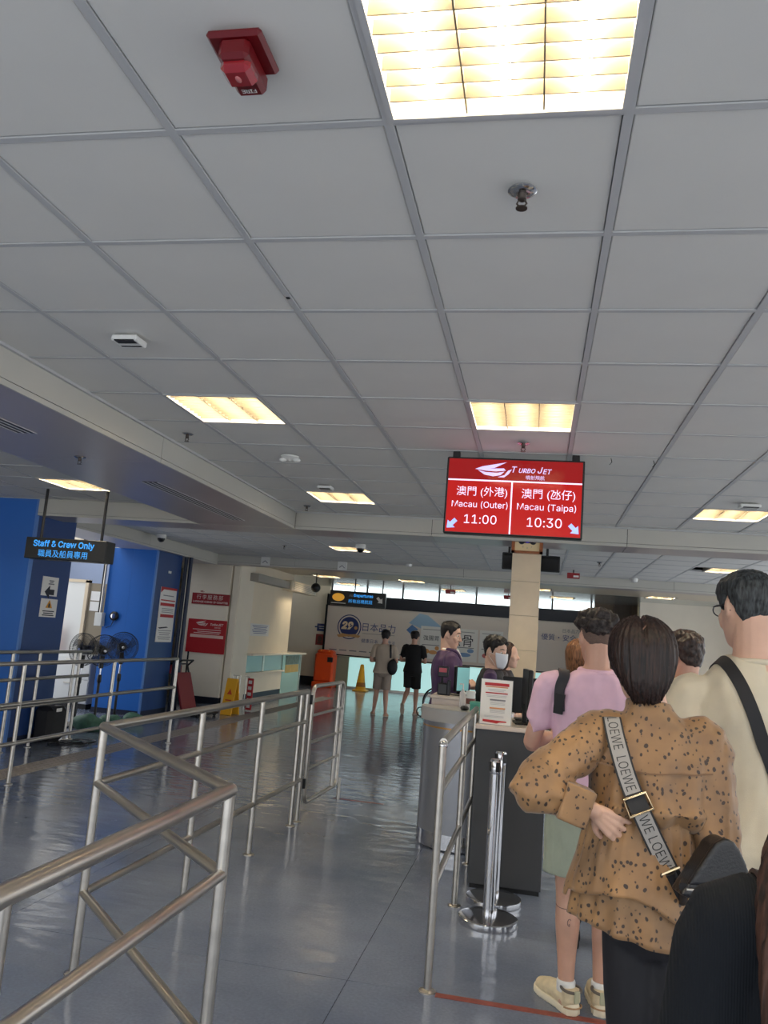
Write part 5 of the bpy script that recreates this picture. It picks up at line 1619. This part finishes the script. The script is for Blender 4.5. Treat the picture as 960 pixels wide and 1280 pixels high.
w = Person('woman in a brown spotted blouse with a black handbag and her hand on her hip', (.33, 2.5, 0), 0, 1.69, 'f', lean=(.012, -.005), head=(math.radians(2), math.radians(-4), math.radians(-3)), headoff=(-.035, .0, -.012), girth=.9,
           arms={-1: ((-.285, -.12, 1.285), (-.14, -.15, 1.19)), 1: ((.195, -.05, 1.12), (.2, .17, 1.02))},
           legs={-1: ((-.03, 0, .88), (-.02, .03, .48), (-.015, .0, .08), (-.02, .17, .03)), 1: ((.09, 0, .88), (.085, .0, .48), (.08, -.03, .08), (.1, .14, .03))})
K = w.k
w.rings = [(z, x + .02 * (z < .95), y, rx * (.78 if z < .95 else 1), ry * (.85 if z < .95 else 1)) for z, x, y, rx, ry in w.rings]
w.wr[-1] = V3((-.152, -.135, 1.155))
w.body(SKIN, .0036, hands={-1: dict(d=(.75, .12, -.5), n=(-.25, -1, .1), curl=.45, spread=.3, side=1, k=.84)})
# upper blouse, loose and gathered at the waist
ZB_ = 1.138
mb = MB()
torso(mb, [(ZB_ - .02, 0, 0, .138, .102), (ZB_, 0, -.004, .16, .122), (ZB_ + .03, 0, -.01, .168, .14), (1.205 * K, .005, -.008, .164, .136), (1.27 * K, .01, .0, .166, .126), (1.34 * K, .012, -.004, .164, .108), (1.395 * K, .012, -.008, .148, .086), (1.44 * K, .012, -.01, .105, .073), (1.475 * K, .006, -.008, .07, .066), (1.505 * K, .0, -.006, .06, .06)], n=2.4)
torso_v, torso_f = list(mb.v), list(mb.f)
for q in (1, -1):
    a, e, wr_ = w.sh[q], w.el[q], w.wr[q]
    end = e + (wr_ - e) * .74
    mb.ball(a - V3((q * .04, 0, 0)), .062, 12, 8)
    limb(mb, [a - V3((q * .05, 0, -.002)), a + V3((q * .005, 0, 0)), a.lerp(e, .5), e + (e - a).normalized() * .015, e.lerp(end, .5), end], [.056, .061, .064, .06, .058, .046], 18, 3, cap=False)
def blouse_folds(c, n):
    back = max(0, -n.y)
    v = math.sin(c.x * 62 + 2.2 * noise.noise(V3((c.x * 6, c.y * 5, c.z * 5)))) 
    drape = max(0, 1 - abs(c.z - 1.15) / .22)
    t = noise.noise(V3((c.x * 8 + 4, c.y * 8, c.z * 6 + c.x * 6))) + .5 * noise.noise(V3((c.x * 20, c.y * 18, c.z * 16 - c.x * 14)))
    arm = 1.0 if abs(c.x) > .2 else 0
    return c + n * ((.009 * t + .012 * v * drape) * (1 - arm) + arm * .009 * noise.noise(V3((c.x * 30, c.y * 20, c.z * 26))))
blouse = sculpt(mb, 'blouse', LEO, w.root, .0055, 3, blouse_folds)
# yoke seam across the back
bvb = bvh_of(blouse)
yk, _ = wrap_strap(bvb, [(-.16, -.12, 1.325 * K), (0, -.14, 1.315 * K), (.17, -.12, 1.325 * K)], .004, 'yoke_seam', LEO, blouse, lift=-.001, thick=.004, n=40)
yk.data.materials.clear(); yk.data.materials.append(mat('seam_brown', (112, 82, 54), .6))
# flared skirt of the blouse: two loose layers hanging from the gathered waist
def layer(name, th0, th1, nu, nv, rx0, ry0, rx1, ry1, length, fold, z0, out=0.0):
    """cloth hanging from the waist; th measured from the back (0) towards the right (+)"""
    vs = []
    closed = th1 - th0 >= 359
    for i in range(nu):
        th = math.radians(th0 + (th1 - th0) * i / (nu if closed else nu - 1))
        Ln = length(math.degrees(th))
        for j in range(nv):
            v = j / (nv - 1)
            e = v ** .75
            fl = fold * v * (math.sin(th * 8 + 1.5 * math.sin(th * 3)) + .5 * math.sin(th * 17 + 2)) + .004 * (1 - v) * math.sin(th * 30)
            wob = .006 * noise.noise(V3((math.sin(th) * 3, math.cos(th) * 3, v * 3)))
            rx = rx0 + (rx1 - rx0) * e + fl + wob + out * (.3 + v); ry = ry0 + (ry1 - ry0) * e + fl + wob + out * (.3 + v)
            vs.append(V3((rx * math.sin(th) - .012 * v, -ry * math.cos(th), z0 - Ln * v)))
    fs = []
    m = nu if closed else nu - 1
    for i in range(m):
        a, b_ = i * nv, ((i + 1) % nu) * nv
        for j in range(nv - 1):
            fs.append((a + j, a + j + 1, b_ + j + 1, b_ + j))
    o = MB().add(vs, fs).build(name, LEO, w.root, True, 180)
    sm_ = o.modifiers.new('cloth', 'SOLIDIFY'); sm_.thickness = .003; sm_.offset = 0
    return o
ZW = 1.14
peplum = layer('blouse_skirt', -180, 180, 120, 26, .142, .108, .182, .158, lambda t: .29 + .03 * math.exp(-((t - 25) / 40) ** 2), .009, ZW)
layer('blouse_flap', -112, 40, 60, 24, .146, .112, .186, .16, lambda t: .225 - .03 * math.exp(-((t + 20) / 30) ** 2) + (.05 * (t - 5) / 35 if t > 5 else 0) + (.02 if t < -80 else 0), .007, ZW + .004, .010)
# turned cuff at the left sleeve
e, wr_ = w.el[-1], w.wr[-1]
dv = (wr_ - e).normalized()
Mc = Matrix.Translation(e.lerp(wr_, .62)) @ dv.to_track_quat('Z', 'Y').to_matrix().to_4x4()
mb = MB().prism([(-.062, -.05), (.055, -.055), (.064, .045), (-.058, .05)], -.03, .05, Mc)
sculpt(mb, 'cuff', LEO, w.root, .005, 2)
w.pants(mat('black_leggings', (24, 23, 28), .6, bump=.05, bscale=300), 'leggings', length=.98, r=(.088, .078, .056, .042), folds=.003)
w.shoes(mat('black_shoe', (26, 26, 28), .5), mat('black_sole', (16, 16, 16), .6), .007)
# bob with a centre parting
mb = MB()
torso(mb, [(-.125, 0, -.062, .034, .02), (-.10, 0, -.06, .05, .036), (-.07, 0, -.05, .068, .056), (-.03, 0, -.036, .086, .074), (.01, 0, -.026, .098, .086), (.05, 0, -.02, .096, .092), (.085, 0, -.016, .086, .084), (.11, 0, -.012, .066, .066), (.127, 0, -.01, .04, .042), (.134, 0, -.01, .012, .014)], 40, 4, 2.15)
mb.v = [tuple(w.MH @ V3(v_)) for v_ in mb.v]
MHi = w.MH.inverted()
def strands(c, n):
    q = MHi @ c
    th = math.atan2(q.x, -q.y - .02)
    s_ = noise.noise(V3((th * 13, 7.7, q.z * 5))) + .6 * noise.noise(V3((th * 30, 2.1, q.z * 7))) + .35 * noise.noise(V3((th * 60, 5.0, q.z * 9)))
    c = c + n * .0045 * s_
    if q.z > .03 and q.y < .04:                              # parting groove
        c = c - n * .012 * math.exp(-(((q.x + .002) / .006) ** 2)) * min(1, (q.z - .03) / .05)
    if q.z < -.085:
        c.z -= .022 * noise.noise(V3((th * 16, 1, 0))) * min(1, (-.085 - q.z) / .02)
    return c
bob = sculpt(mb, 'bob_hair', hair_mat('bob_brown_hair', (22, 16, 15), .5, .42, (120, 120, 5), tint=(54, 36, 31)), w.root, .0038, 2, strands)
bvh_b = bvh_of(bob)
wrap_strap(bvh_b, [w.MH @ V3((-.002, .0, .15)), w.MH @ V3((.0, -.06, .13)), w.MH @ V3((-.004, -.1, .085)), w.MH @ V3((-.008, -.12, .062))], .003, 'parting', mat('scalp', (126, 96, 80), .6), bob, lift=-.0035, thick=.0022, n=24, smooth=2)

# handbag with its printed strap: its own thing
hb = thing('handbag', 'black leather handbag on a grey lettered strap, at the hip of the spotted blouse', 'handbag', (.33, 2.5, 0), 0)
LEATHER = mat('black_leather', (22, 22, 25), .34, bump=.08, bscale=180)
# body of the bag: folded saddle shape, slung at the right back hip
Mb = Matrix.Translation((.14, -.2, 1.065)) @ Matrix.Scale(.88, 4) @ Matrix.Rotation(math.radians(14), 4, 'Z') @ Matrix.Rotation(math.radians(-4), 4, 'Y')
OUT = [(-.115, -.07), (-.06, -.088), (.0, -.092), (.06, -.08), (.088, -.055), (.084, -.01), (.066, .04), (.045, .075), (.02, .084), (-.008, .07), (-.05, .015), (-.09, -.04)]
mb = MB().prism(OUT, -.04, .04, Mb @ FRONT)
sculpt(mb, 'bag_body', LEATHER, hb, .005, 14)
mb = MB().prism([(x * 1.04, .002 + z * 1.02) for x, z in OUT if z > -.06], -.006, .016, Mb @ Matrix.Translation((0, -.036, 0)) @ FRONT)
sculpt(mb, 'bag_flap', LEATHER, hb, .004, 8)
edge = [Mb @ V3((x, -.05, z)) for x, z in ((-.1, -.05), (-.06, -.052), (-.01, -.05), (.04, -.052), (.082, -.05))]
MB().tube(catmull([tuple(p_) for p_ in edge], 4), .0028, 8).build('edge_highlight', mat('bag_highlight_grey', (170, 168, 164), .35), hb)  # pale tube stands in for the bright highlight along the bag's edge
# strap down the back
SILV = mat('strap_silver_grey', (150, 146, 142), .5, bump=.1, bscale=500)
bv_bl = bvh_of(blouse); bv_pe = bvh_of(peplum)
def taut_strap():
    rows = catmull([(-.108, 1.452 * K), (-.095, 1.39 * K), (-.062, 1.28 * K), (-.012, 1.17 * K), (.04, 1.07 * K), (.085, .985 * K)], 12)
    pts = []
    for x, z in rows:
        ys = []
        for bv_ in (bv_bl, bv_pe):
            for dx in (-.02, 0, .02):
                h_ = bv_.ray_cast(V3((x + dx, -.6, z)), V3((0, 1, 0)))[0]
                if h_: ys.append(h_.y)
        pts.append(V3((x, min(ys) if ys else -.1, z)))
    hull = []                                     # a taut strap bridges the hollows: keep the outer hull in (z, y)
    for p_ in pts:
        while len(hull) >= 2:
            a_, b_ = hull[-2], hull[-1]
            if (b_.y - a_.y) * (p_.z - a_.z) - (p_.y - a_.y) * (b_.z - a_.z) < 0: hull.pop()
            else: break
        hull.append(p_)
    out = []
    for p_ in pts:
        for a_, b_ in zip(hull[:-1], hull[1:]):
            if b_.z <= p_.z <= a_.z:
                t_ = (p_.z - a_.z) / (b_.z - a_.z)
                out.append(V3((p_.x, min(p_.y, a_.y + (b_.y - a_.y) * t_) - .006, p_.z))); break
    top = [V3((-.104, .05, 1.43 * K)), V3((-.108, .0, 1.462 * K)), V3((-.11, -.045, 1.458 * K))]
    out = top + out
    for _ in range(6):
        out = [out[0]] + [(out[q - 1] + out[q] * 2 + out[q + 1]) / 4 for q in range(1, len(out) - 1)] + [out[-1]]
    return out
tp = catmull([tuple(v_) for v_ in taut_strap()], 2)
tp = [V3(v_) for v_ in tp]
fr = []; vs = []
for q_ in range(len(tp)):
    T_ = (tp[min(q_ + 1, len(tp) - 1)] - tp[max(q_ - 1, 0)]).normalized()
    nb = V3((-.12 * 0, -1, .35 if tp[q_].z > 1.4 * K else 0))
    nn = (nb - T_ * nb.dot(T_)).normalized()
    B = nn.cross(T_)
    fr.append((tp[q_], T_, nn, B))
    vs += [tp[q_] - B * .026, tp[q_] + B * .026, tp[q_] + B * .026 + nn * .003, tp[q_] - B * .026 + nn * .003]
nfr = len(fr)
fs = [(q_ * 4 + k, q_ * 4 + (k + 1) % 4, q_ * 4 + 4 + (k + 1) % 4, q_ * 4 + 4 + k) for q_ in range(nfr - 1) for k in range(4)] + [(3, 2, 1, 0), tuple((nfr - 1) * 4 + k for k in range(4))]
ln_ = MB().add(vs, fs).build('strap', mat('strap_black_edge', (26, 25, 27), .6), hb, True, 40)
# grey woven face on the strap with black lettering
def face(u0, u1, wd, m, nm, h=.0038, n=40):
    vs = []
    for i in range(n):
        u = u0 + (u1 - u0) * i / (n - 1)
        vs += [on_strap(fr, u, -wd / 2, h), on_strap(fr, u, wd / 2, h)]
    me_ = MB().add(vs, [(2 * i, 2 * i + 1, 2 * i + 3, 2 * i + 2) for i in range(n - 1)])
    return me_.build(nm, m, ln_)
total = sum((b_[0] - a_[0]).length for a_, b_ in zip(fr[:-1], fr[1:]))
uz = lambda z: next((sum((fr[k + 1][0] - fr[k][0]).length for k in range(i)) for i in range(8, len(fr)) if fr[i][0].z < z), total)
u_a, u_b, u_c, u_d = uz(1.45 * K), uz(1.245 * K), uz(1.215 * K), uz(1.06 * K)
face(u_a, u_b - .012, .042, SILV, 'woven_face')
face(u_c + .005, u_d - .01, .042, SILV, 'woven_face')
def strap_text(body, u0, u1):
    me_ = text_mesh(body, width=1.0, height=None, bold=-.004)
    hgt = .027
    ys = [v_.co.y for v_ in me_.vertices]; hh = max(ys) - min(ys)
    sgn = 1 if fr[len(fr) // 2][3].x > 0 else -1
    for v_ in me_.vertices:
        v_.co = on_strap(fr, u0 + (u1 - u0) * (v_.co.x + .5), sgn * v_.co.y / hh * hgt, .0046)
    me_.materials.append(mat('strap_letters', (28, 27, 28), .6))
    link('lettering', me_, ln_)
s0_ = u_a + .004
lw = (u_b - .02 - s0_ - .02) / 2
strap_text('LOEWE', s0_, s0_ + lw); strap_text('LOEWE', s0_ + lw + .02, s0_ + 2 * lw + .02)
strap_text('WE LOEW', u_c + .012, u_d - .014)
GOLDM = mat('buckle_pale_gold', (216, 196, 160), .25, 1.0)
ub = (u_b + u_c) / 2
bkl = [on_strap(fr, ub + a_ * .022, b_ * .032, .008) for a_, b_ in ((-1, -1), (-1, 1), (1, 1), (1, -1))]
MB().tube(bkl, .0045, 8, closed=True).build('buckle', GOLDM, hb)
for a_, b_ in ((-1, 1), (1, 1)):
    pass
cl = [on_strap(fr, u_d - .004, -.03, .007), on_strap(fr, u_d - .004, .03, .007)]
MB().tube(cl, .005, 8).build('clasp', GOLDM, hb)
mb = MB().tube([on_strap(fr, u_d, 0, .006), on_strap(fr, total, 0, .006), V3((.07, -.225, 1.02)), Mb @ V3((-.1, -.03, -.05))], [.016, .015, .013, .012], 10)
mb.build('lower_strap', mat('strap_black_edge', ()), hb)
for t_ in (.35, .75):
    pz = on_strap(fr, total, 0, .008).lerp(Mb @ V3((-.1, -.03, -.05)), t_)
    MB().ball(pz + V3((.012, -.01, 0)), .006, 8, 6).build('stud', GOLDM, hb)

# ------------------------------------------------------------------ tall man in the cream tee
CREAM = mat('cream_tee_cloth', (204, 194, 172), .85, vary=.03, vscale=20, bump=.1, bscale=400)
c = Person('tall man in glasses and a cream tee with a black strap, at the right edge', (.722, 2.96, 0), math.radians(2), 1.89, 'm', head=(math.radians(17), math.radians(-6), 0), girth=1.0,
           arms={-1: ((-.255, .0, 1.13), (-.17, .22, 1.02)), 1: ((.255, .0, 1.13), (.17, .22, 1.02))}, headoff=(-.012, 0, 0))
for q in (1, -1):
    c.sh[q].z -= .055; c.sh[q].x *= .97; c.el[q].z -= .05; c.wr[q].z -= .05
c.rings = [(z, x, y, rx * (.86 if z > 1.37 * c.k else 1), ry) for z, x, y, rx, ry in c.rings]
c.body(SKIN, .006)
c.shirt(CREAM, 'tee_shirt', sleeve=.78, hem=.82, flare=.012, folds=.014, sleeve_r=(.075, .08, .08), seed=5)
mb = MB().tube([(.08 * math.cos(a), -.01 + .072 * math.sin(a), 1.585 + .012 * math.cos(a) * 0 + .008 * math.sin(a) * -1) for a in [2 * PI * k / 28 for k in range(28)]], .011, 8, closed=True)
sculpt(mb, 'neckband', CREAM, c.root, .005, 2)
c.pants(mat('dark_trousers', (52, 54, 62), .7, bump=.1), 'trousers', length=.97)
c.shoes(mat('grey_sneaker', (90, 90, 94), .6), mat('white_sole', (210, 208, 200), .6), .008)
c.hair(hair_mat('black_grey_hair', (30, 32, 33), .6, .45, (80, 80, 14), tint=(74, 78, 80)), top=.02, side=.009, rough=.004, seed=3)
gl = MB()
for q in (-1, 1):
    gl.tube([c.MH @ V3((q * .034 + .027 * math.cos(a), .108 - .1 * (q * .034 + .027 * math.cos(a)) ** 2 * 8, .008 + .02 * math.sin(a))) for a in [2 * PI * k / 20 for k in range(20)]], .0022, 6, closed=True)
    gl.tube([c.MH @ V3((q * .061, .10, .014)), c.MH @ V3((q * .078, .07, .014)), c.MH @ V3((q * .083, -.005, .012)), c.MH @ V3((q * .08, -.03, -.012))], .0028, 6)
gl.tube([c.MH @ V3((-.008, .106, .012)), c.MH @ V3((.008, .106, .012))], .002, 6)
gl.build('glasses', mat('glasses_frame', (18, 18, 20), .3), c.root)
bvc = bvh_of(c.shirt_obj)
Kc = c.k
wrap_strap(bvc, [(-.105, .08, 1.43 * Kc), (-.1, -.01, 1.47 * Kc), (-.085, -.08, 1.435 * Kc), (-.02, -.13, 1.28 * Kc), (.06, -.13, 1.1 * Kc), (.15, -.11, .95 * Kc)], .042, 'bag_strap', mat('strap_black', ()), c.root, thick=.004, n=60, smooth=6)

# ------------------------------------------------------------------ dark-haired man between them
d = Person('dark-haired man half hidden between the bob-haired woman and the tall man', (.745, 4.4, 0), math.radians(8), 1.70, 'm', head=(math.radians(38), math.radians(-8), 0))
d.body(SKIN2, .007)
d.shirt(mat('pale_tee', (196, 184, 168), .8), 'tee_shirt', sleeve=.6, voxel=.009)
d.pants(mat('dark_trousers', ()), 'trousers', voxel=.01)
d.shoes(mat('black_shoe', ()), mat('black_sole', ()), .009)
d.hair(hair_mat('wavy_dark_hair', (34, 26, 23), .6, .4, (50, 50, 30), tint=(70, 52, 44)), top=.03, side=.016, rough=.006, curl=.01, seed=9,
       line=((0, .085), (40, .07), (65, .03), (80, -.01), (95, .02), (112, -.02), (135, -.05), (180, -.06)))
# ------------------------------------------------------------------ brown-haired person ahead of the man in pink
b2 = Person('brown-haired person mostly hidden in front of the man in pink', (.36, 4.85, 0), 0, 1.63, 'f', lean=(-.09, 0))
b2.body(SKIN, .009)
b2.shirt(mat('brown_top', (120, 92, 70), .8), 'top', sleeve=.6, voxel=.01)
b2.pants(mat('dark_trousers', ()), 'trousers', voxel=.012)
b2.shoes(mat('black_shoe', ()), mat('black_sole', ()), .01)
b2.hair(hair_mat('light_brown_hair', (92, 62, 40)), top=.022, side=.018, rough=.004, line=((0, .085), (45, .06), (70, -.06), (180, -.1)))

# ------------------------------------------------------------------ woman in black in the foreground
KNIT = mat('black_rib_knit', (15, 19, 25), .85, spec=.25)
def rib():
    nt = KNIT.node_tree; b = nt.nodes['Principled BSDF']
    tc = nt.nodes.new('ShaderNodeTexCoord')
    wv = nt.nodes.new('ShaderNodeTexWave'); wv.inputs['Scale'].default_value = 110; wv.inputs['Distortion'].default_value = .6; wv.inputs['Detail'].default_value = 1
    bp = nt.nodes.new('ShaderNodeBump'); bp.inputs['Strength'].default_value = .25; bp.inputs['Distance'].default_value = .002
    nt.links.new(tc.outputs['Object'], wv.inputs['Vector']); nt.links.new(wv.outputs['Fac'], bp.inputs['Height']); nt.links.new(bp.outputs[0], b.inputs['Normal'])
rib()
f = Person('woman with long dark hair in a black ribbed top, nearest in the bottom right corner', (.385, 1.02, 0), math.radians(-4), 1.60, 'f', girth=1.0,
           arms={-1: ((-.215, .02, 1.12), (-.18, .22, 1.05)), 1: ((.26, .0, 1.12), (.2, .2, 1.05))}, head=(0, math.radians(-6), 0))
f.body(SKIN, .006)
f.shirt(KNIT, 'ribbed_top', sleeve=.72, hem=.88, ease=.012, folds=.005, voxel=.006, sleeve_r=(.07, .072, .07), seed=2)
f.pants(mat('dark_trousers', ()), 'trousers', voxel=.01)
f.shoes(mat('black_shoe', ()), mat('black_sole', ()), .009)
Kf = f.k
bvf = bvh_of(f.shirt_obj)
wrap_strap(bvf, [(-.1, .09, 1.38 * Kf), (-.1, .0, 1.47 * Kf), (-.09, -.08, 1.4 * Kf), (-.05, -.13, 1.25 * Kf), (.0, -.14, 1.05 * Kf)], .065, 'bag_strap', mat('brown_strap', (52, 36, 28), .55), f.root, thick=.005, n=50, smooth=5)
mb = MB()
torso(mb, [(-.42, -.0, -.1, .11, .022), (-.34, 0, -.1, .138, .035), (-.25, 0, -.088, .148, .048), (-.15, 0, -.06, .14, .062), (-.08, 0, -.035, .118, .075), (0, 0, -.022, .098, .088), (.06, 0, -.02, .092, .09), (.1, 0, -.014, .068, .07), (.125, 0, -.012, .035, .04), (.132, 0, -.012, .01, .012)], 36, 4, 2.2)
mb.v = [tuple(f.MH @ V3(v_)) for v_ in mb.v]
MHf = f.MH.inverted()
def long_strands(c_, n_):
    q = MHf @ c_
    th = math.atan2(q.x, -q.y)
    return c_ + n_ * .006 * (noise.noise(V3((th * 12, 3.3, q.z * 4))) + .6 * noise.noise(V3((th * 30, 1.1, q.z * 5))) + .4 * noise.noise(V3((q.x * 120, 4.0, q.z * 5))))
sculpt(mb, 'long_hair', HBROWN, f.root, .005, 2, long_strands)
for k in range(14):                                         # loose locks that fall on the left shoulder
    x0 = -.085 - .006 * (k % 5)
    pts = [f.MH @ V3((x0, -.03 - .006 * k, -.08)), f.MH @ V3((x0 - .02 - .003 * (k % 4), -.05 - .005 * k, -.2)), f.MH @ V3((x0 - .02 + .008 * (k % 3), -.07 - .004 * k, -.27 - .01 * (k % 4)))]
    mb = MB(); limb(mb, pts, [.009, .007, .003], 8, 4)
    mb.build('lock', HBROWN, f.root)

# ------------------------------------------------------------------ two men walking away
def walker(label, loc, rz, H, tee, short, legs, skin, arms, seed):
    p_ = Person(label, loc, rz, H, 'm', arms=arms, legs=legs, head=(0, math.radians(-10), 0))
    p_.body(skin, .009)
    p_.shirt(tee, 'tee_shirt', sleeve=.66, hem=.88, voxel=.009, seed=seed, flare=.01)
    p_.pants(short, 'shorts', length=.42, r=(.104, .1, .098, .09), voxel=.01)
    p_.shoes(mat('sandal_tan', (176, 140, 108), .6), mat('sandal_sole', (196, 180, 160), .6), .008, sandal=True)
    p_.hair(HBLACK, top=.03, side=.012, rough=.008, seed=seed)
    return p_
phone_arms = {-1: ((-.27, -.02, 1.13), (-.13, .2, 1.12)), 1: ((.27, -.02, 1.13), (.14, .2, 1.12))}
w1_ = walker('man in a grey-beige tee walking away with a black shoulder bag', (-2.99, 16.2, 0), math.radians(6), 1.68, mat('taupe_tee', (178, 162, 144), .85), mat('taupe_shorts', (150, 136, 124), .85),
       {-1: ((-.09, 0, .88), (-.11, .08, .49), (-.15, .14, .08), (-.18, .3, .03)), 1: ((.09, 0, .88), (.09, .0, .48), (.12, -.12, .085), (.14, .05, .03))}, SKIN2, phone_arms, 1)
bg = thing('shoulder_bag', 'black shoulder bag on the back of the walking man in grey-beige', 'bag', (-2.99, 16.2, 0), math.radians(6))
mb = MB(); mb.ball((.19, -.13, .98), (.105, .07, .16), 20, 12)
sculpt(mb, 'bag_body', mat('black_nylon', ()), bg, .012, 3)
bvw = bvh_of(w1_.shirt_obj)
wrap_strap(bvw, [(.1, .08, 1.36), (.11, 0, 1.43), (.12, -.09, 1.33), (.16, -.12, 1.15)], .04, 'strap', mat('strap_black', ()), bg, thick=.006, n=30)
walker('man in a black tee and black shorts walking away with one heel lifted', (-2.54, 17.2, 0), math.radians(-4), 1.72, mat('black_tee', (18, 18, 20), .85), mat('black_shorts', (24, 25, 24), .85),
       {-1: ((-.09, 0, .88), (-.09, .05, .5), (-.11, -.25, .22), (-.12, -.17, .05)), 1: ((.09, 0, .88), (.1, .06, .48), (.1, .05, .08), (.12, .22, .03))}, SKIN2, phone_arms, 6)

# ------------------------------------------------------------------ staff behind the counter
PURPLE = mat('purple_jacket', (62, 36, 76), .6, vary=.06, vscale=12, bump=.1, bscale=200)
o1 = Person('standing officer in a dark purple jacket writing behind the counter, in profile', (-.82, 7.8, 0), math.radians(-74), 1.755, 'm', head=(math.radians(-24), math.radians(-10), 0), girth=1.08,
            arms={1: ((.24, .0, 1.13), (.06, .24, 1.2)), -1: ((-.25, .03, 1.13), (-.08, .24, 1.16))})
o1.body(SKIN, .005, hands={1: dict(curl=1.1), -1: dict(curl=1.0)}, smooth=1)
o1.eyes()
o1.shirt(PURPLE, 'jacket', sleeve=1.9, hem=.84, ease=.02, sleeve_r=(.072, .066, .052), folds=.008, voxel=.008, seed=8)
mb = MB().tube([(.066 * math.cos(a), -.002 + .062 * math.sin(a), 1.5 + .0 * a) for a in [2 * PI * k / 24 for k in range(24)]], .014, 8, closed=True)
limb(mb, [V3((0, .075, 1.49)), V3((0, .112, 1.42)), V3((0, .125, 1.37))], [.03, .028, .012], 10)
sculpt(mb, 'white_collar', WHITE, o1.root, .006, 2)
mb = MB()
for q in (-1, 1):
    limb(mb, [V3((q * .06, -.02, 1.5)), V3((q * .065, .06, 1.485)), V3((q * .05, .11, 1.42)), V3((q * .02, .135, 1.33))], [.02, .02, .018, .01], 10)
sculpt(mb, 'jacket_collar', PURPLE, o1.root, .007, 2)
o1.pants(mat('dark_trousers', ()), 'trousers', voxel=.012)
o1.shoes(mat('black_shoe', ()), mat('black_sole', ()), .01)
o1.hair(HBLACK, top=.022, side=.007, rough=.003, seed=4)
pn_ = thing('pen', 'thin pen held by the standing officer', 'pen', (-.82, 7.8, 0), math.radians(-74))
tip = o1.wr[1] + V3((-.03, .09, .0))
MB().tube([tip + V3((0, 0, -.05)), tip + V3((-.01, .01, .09))], .0045, 8).build('barrel', WHITE, pn_)

o2 = Person('officer in a white face mask and black vest over purple sleeves behind the notice', (-.355, 7.17, 0), math.radians(-92), 1.625, 'm', head=(math.radians(-28), math.radians(-9), 0), hs=1.08,
            arms={1: ((.24, .0, 1.13), (.16, .22, 1.08)), -1: ((-.25, .03, 1.13), (-.16, .24, 1.08))})
o2.body(SKIN, .005, smooth=1)
o2.eyes()
o2.shirt(PURPLE, 'purple_shirt', sleeve=1.9, hem=.86, ease=.014, sleeve_r=(.07, .064, .05), folds=.007, voxel=.008, seed=11)
o2.shirt(mat('black_vest', (30, 28, 32), .7, bump=.1), 'vest', sleeve=0, hem=.84, ease=.03, folds=.005, voxel=.008, seed=12)
mb = MB()
seg = 20
vs = []
for i in range(9):
    z = -.118 + .0155 * i
    for k in range(seg):
        th = math.radians(-62 + 124 * k / (seg - 1))
        p_ = head_pt(th, max(z, -.118)); d_ = V3((p_.x, p_.y, 0)).normalized()
        bulge = .012 + .022 * math.exp(-(th / .45) ** 2) * (1 - abs(i - 4.5) / 7)
        p_ = p_ + d_ * bulge; p_.z = z + .0012 * math.sin(i * 3.1)
        vs.append(o2.MH @ p_)
fs = [(i * seg + k, i * seg + k + 1, (i + 1) * seg + k + 1, (i + 1) * seg + k) for i in range(8) for k in range(seg - 1)]
mk = MB().add(vs, fs).build('face_mask', mat('mask_white', (212, 212, 216), .8), o2.root)
sol = mk.modifiers.new('thick', 'SOLIDIFY'); sol.thickness = .003
for q in (-1, 1):
    for z in (-.1, -.01):
        MB().tube([o2.MH @ (head_pt(q * math.radians(62), z) + V3((q * .012, 0, 0))), o2.MH @ V3((q * .083, -.005, (z * .3)))], .0015, 5).build('ear_loop', WHITE, mk)
MB().tube([(.05, .12, 1.36 * o2.k), (.02, .14, 1.2 * o2.k)], .008, 8).build('lanyard', RED, o2.root)
o2.pants(mat('dark_trousers', ()), 'trousers', voxel=.012)
o2.shoes(mat('black_shoe', ()), mat('black_sole', ()), .01)
o2.hair(HBLACK, top=.026, side=.006, rough=.007, seed=14, line=((0, .075), (40, .062), (65, .03), (80, -.02), (95, .035), (112, -.015), (135, -.05), (180, -.07)))

o3 = Person('woman with long dark hair in dark clothes just left of the pillar', (-.27, 7.95, 0), math.radians(-100), 1.6, 'f')
o3.body(SKIN, .009)
o3.shirt(mat('dark_blouse', (32, 26, 32), .7), 'blouse', sleeve=1.8, voxel=.01, hem=.86)
o3.pants(mat('dark_trousers', ()), 'trousers', voxel=.012)
o3.shoes(mat('black_shoe', ()), mat('black_sole', ()), .01)
mb = MB()
torso(mb, [(-.3, 0, -.08, .08, .03), (-.2, 0, -.07, .1, .05), (-.1, 0, -.045, .1, .07), (0, 0, -.022, .096, .088), (.06, 0, -.02, .09, .09), (.1, 0, -.014, .066, .07), (.125, 0, -.012, .035, .04), (.132, 0, -.012, .01, .012)], 28, 3, 2.2)
mb.v = [tuple(o3.MH @ V3(v_)) for v_ in mb.v]
sculpt(mb, 'long_hair', HBROWN, o3.root, .008, 2)
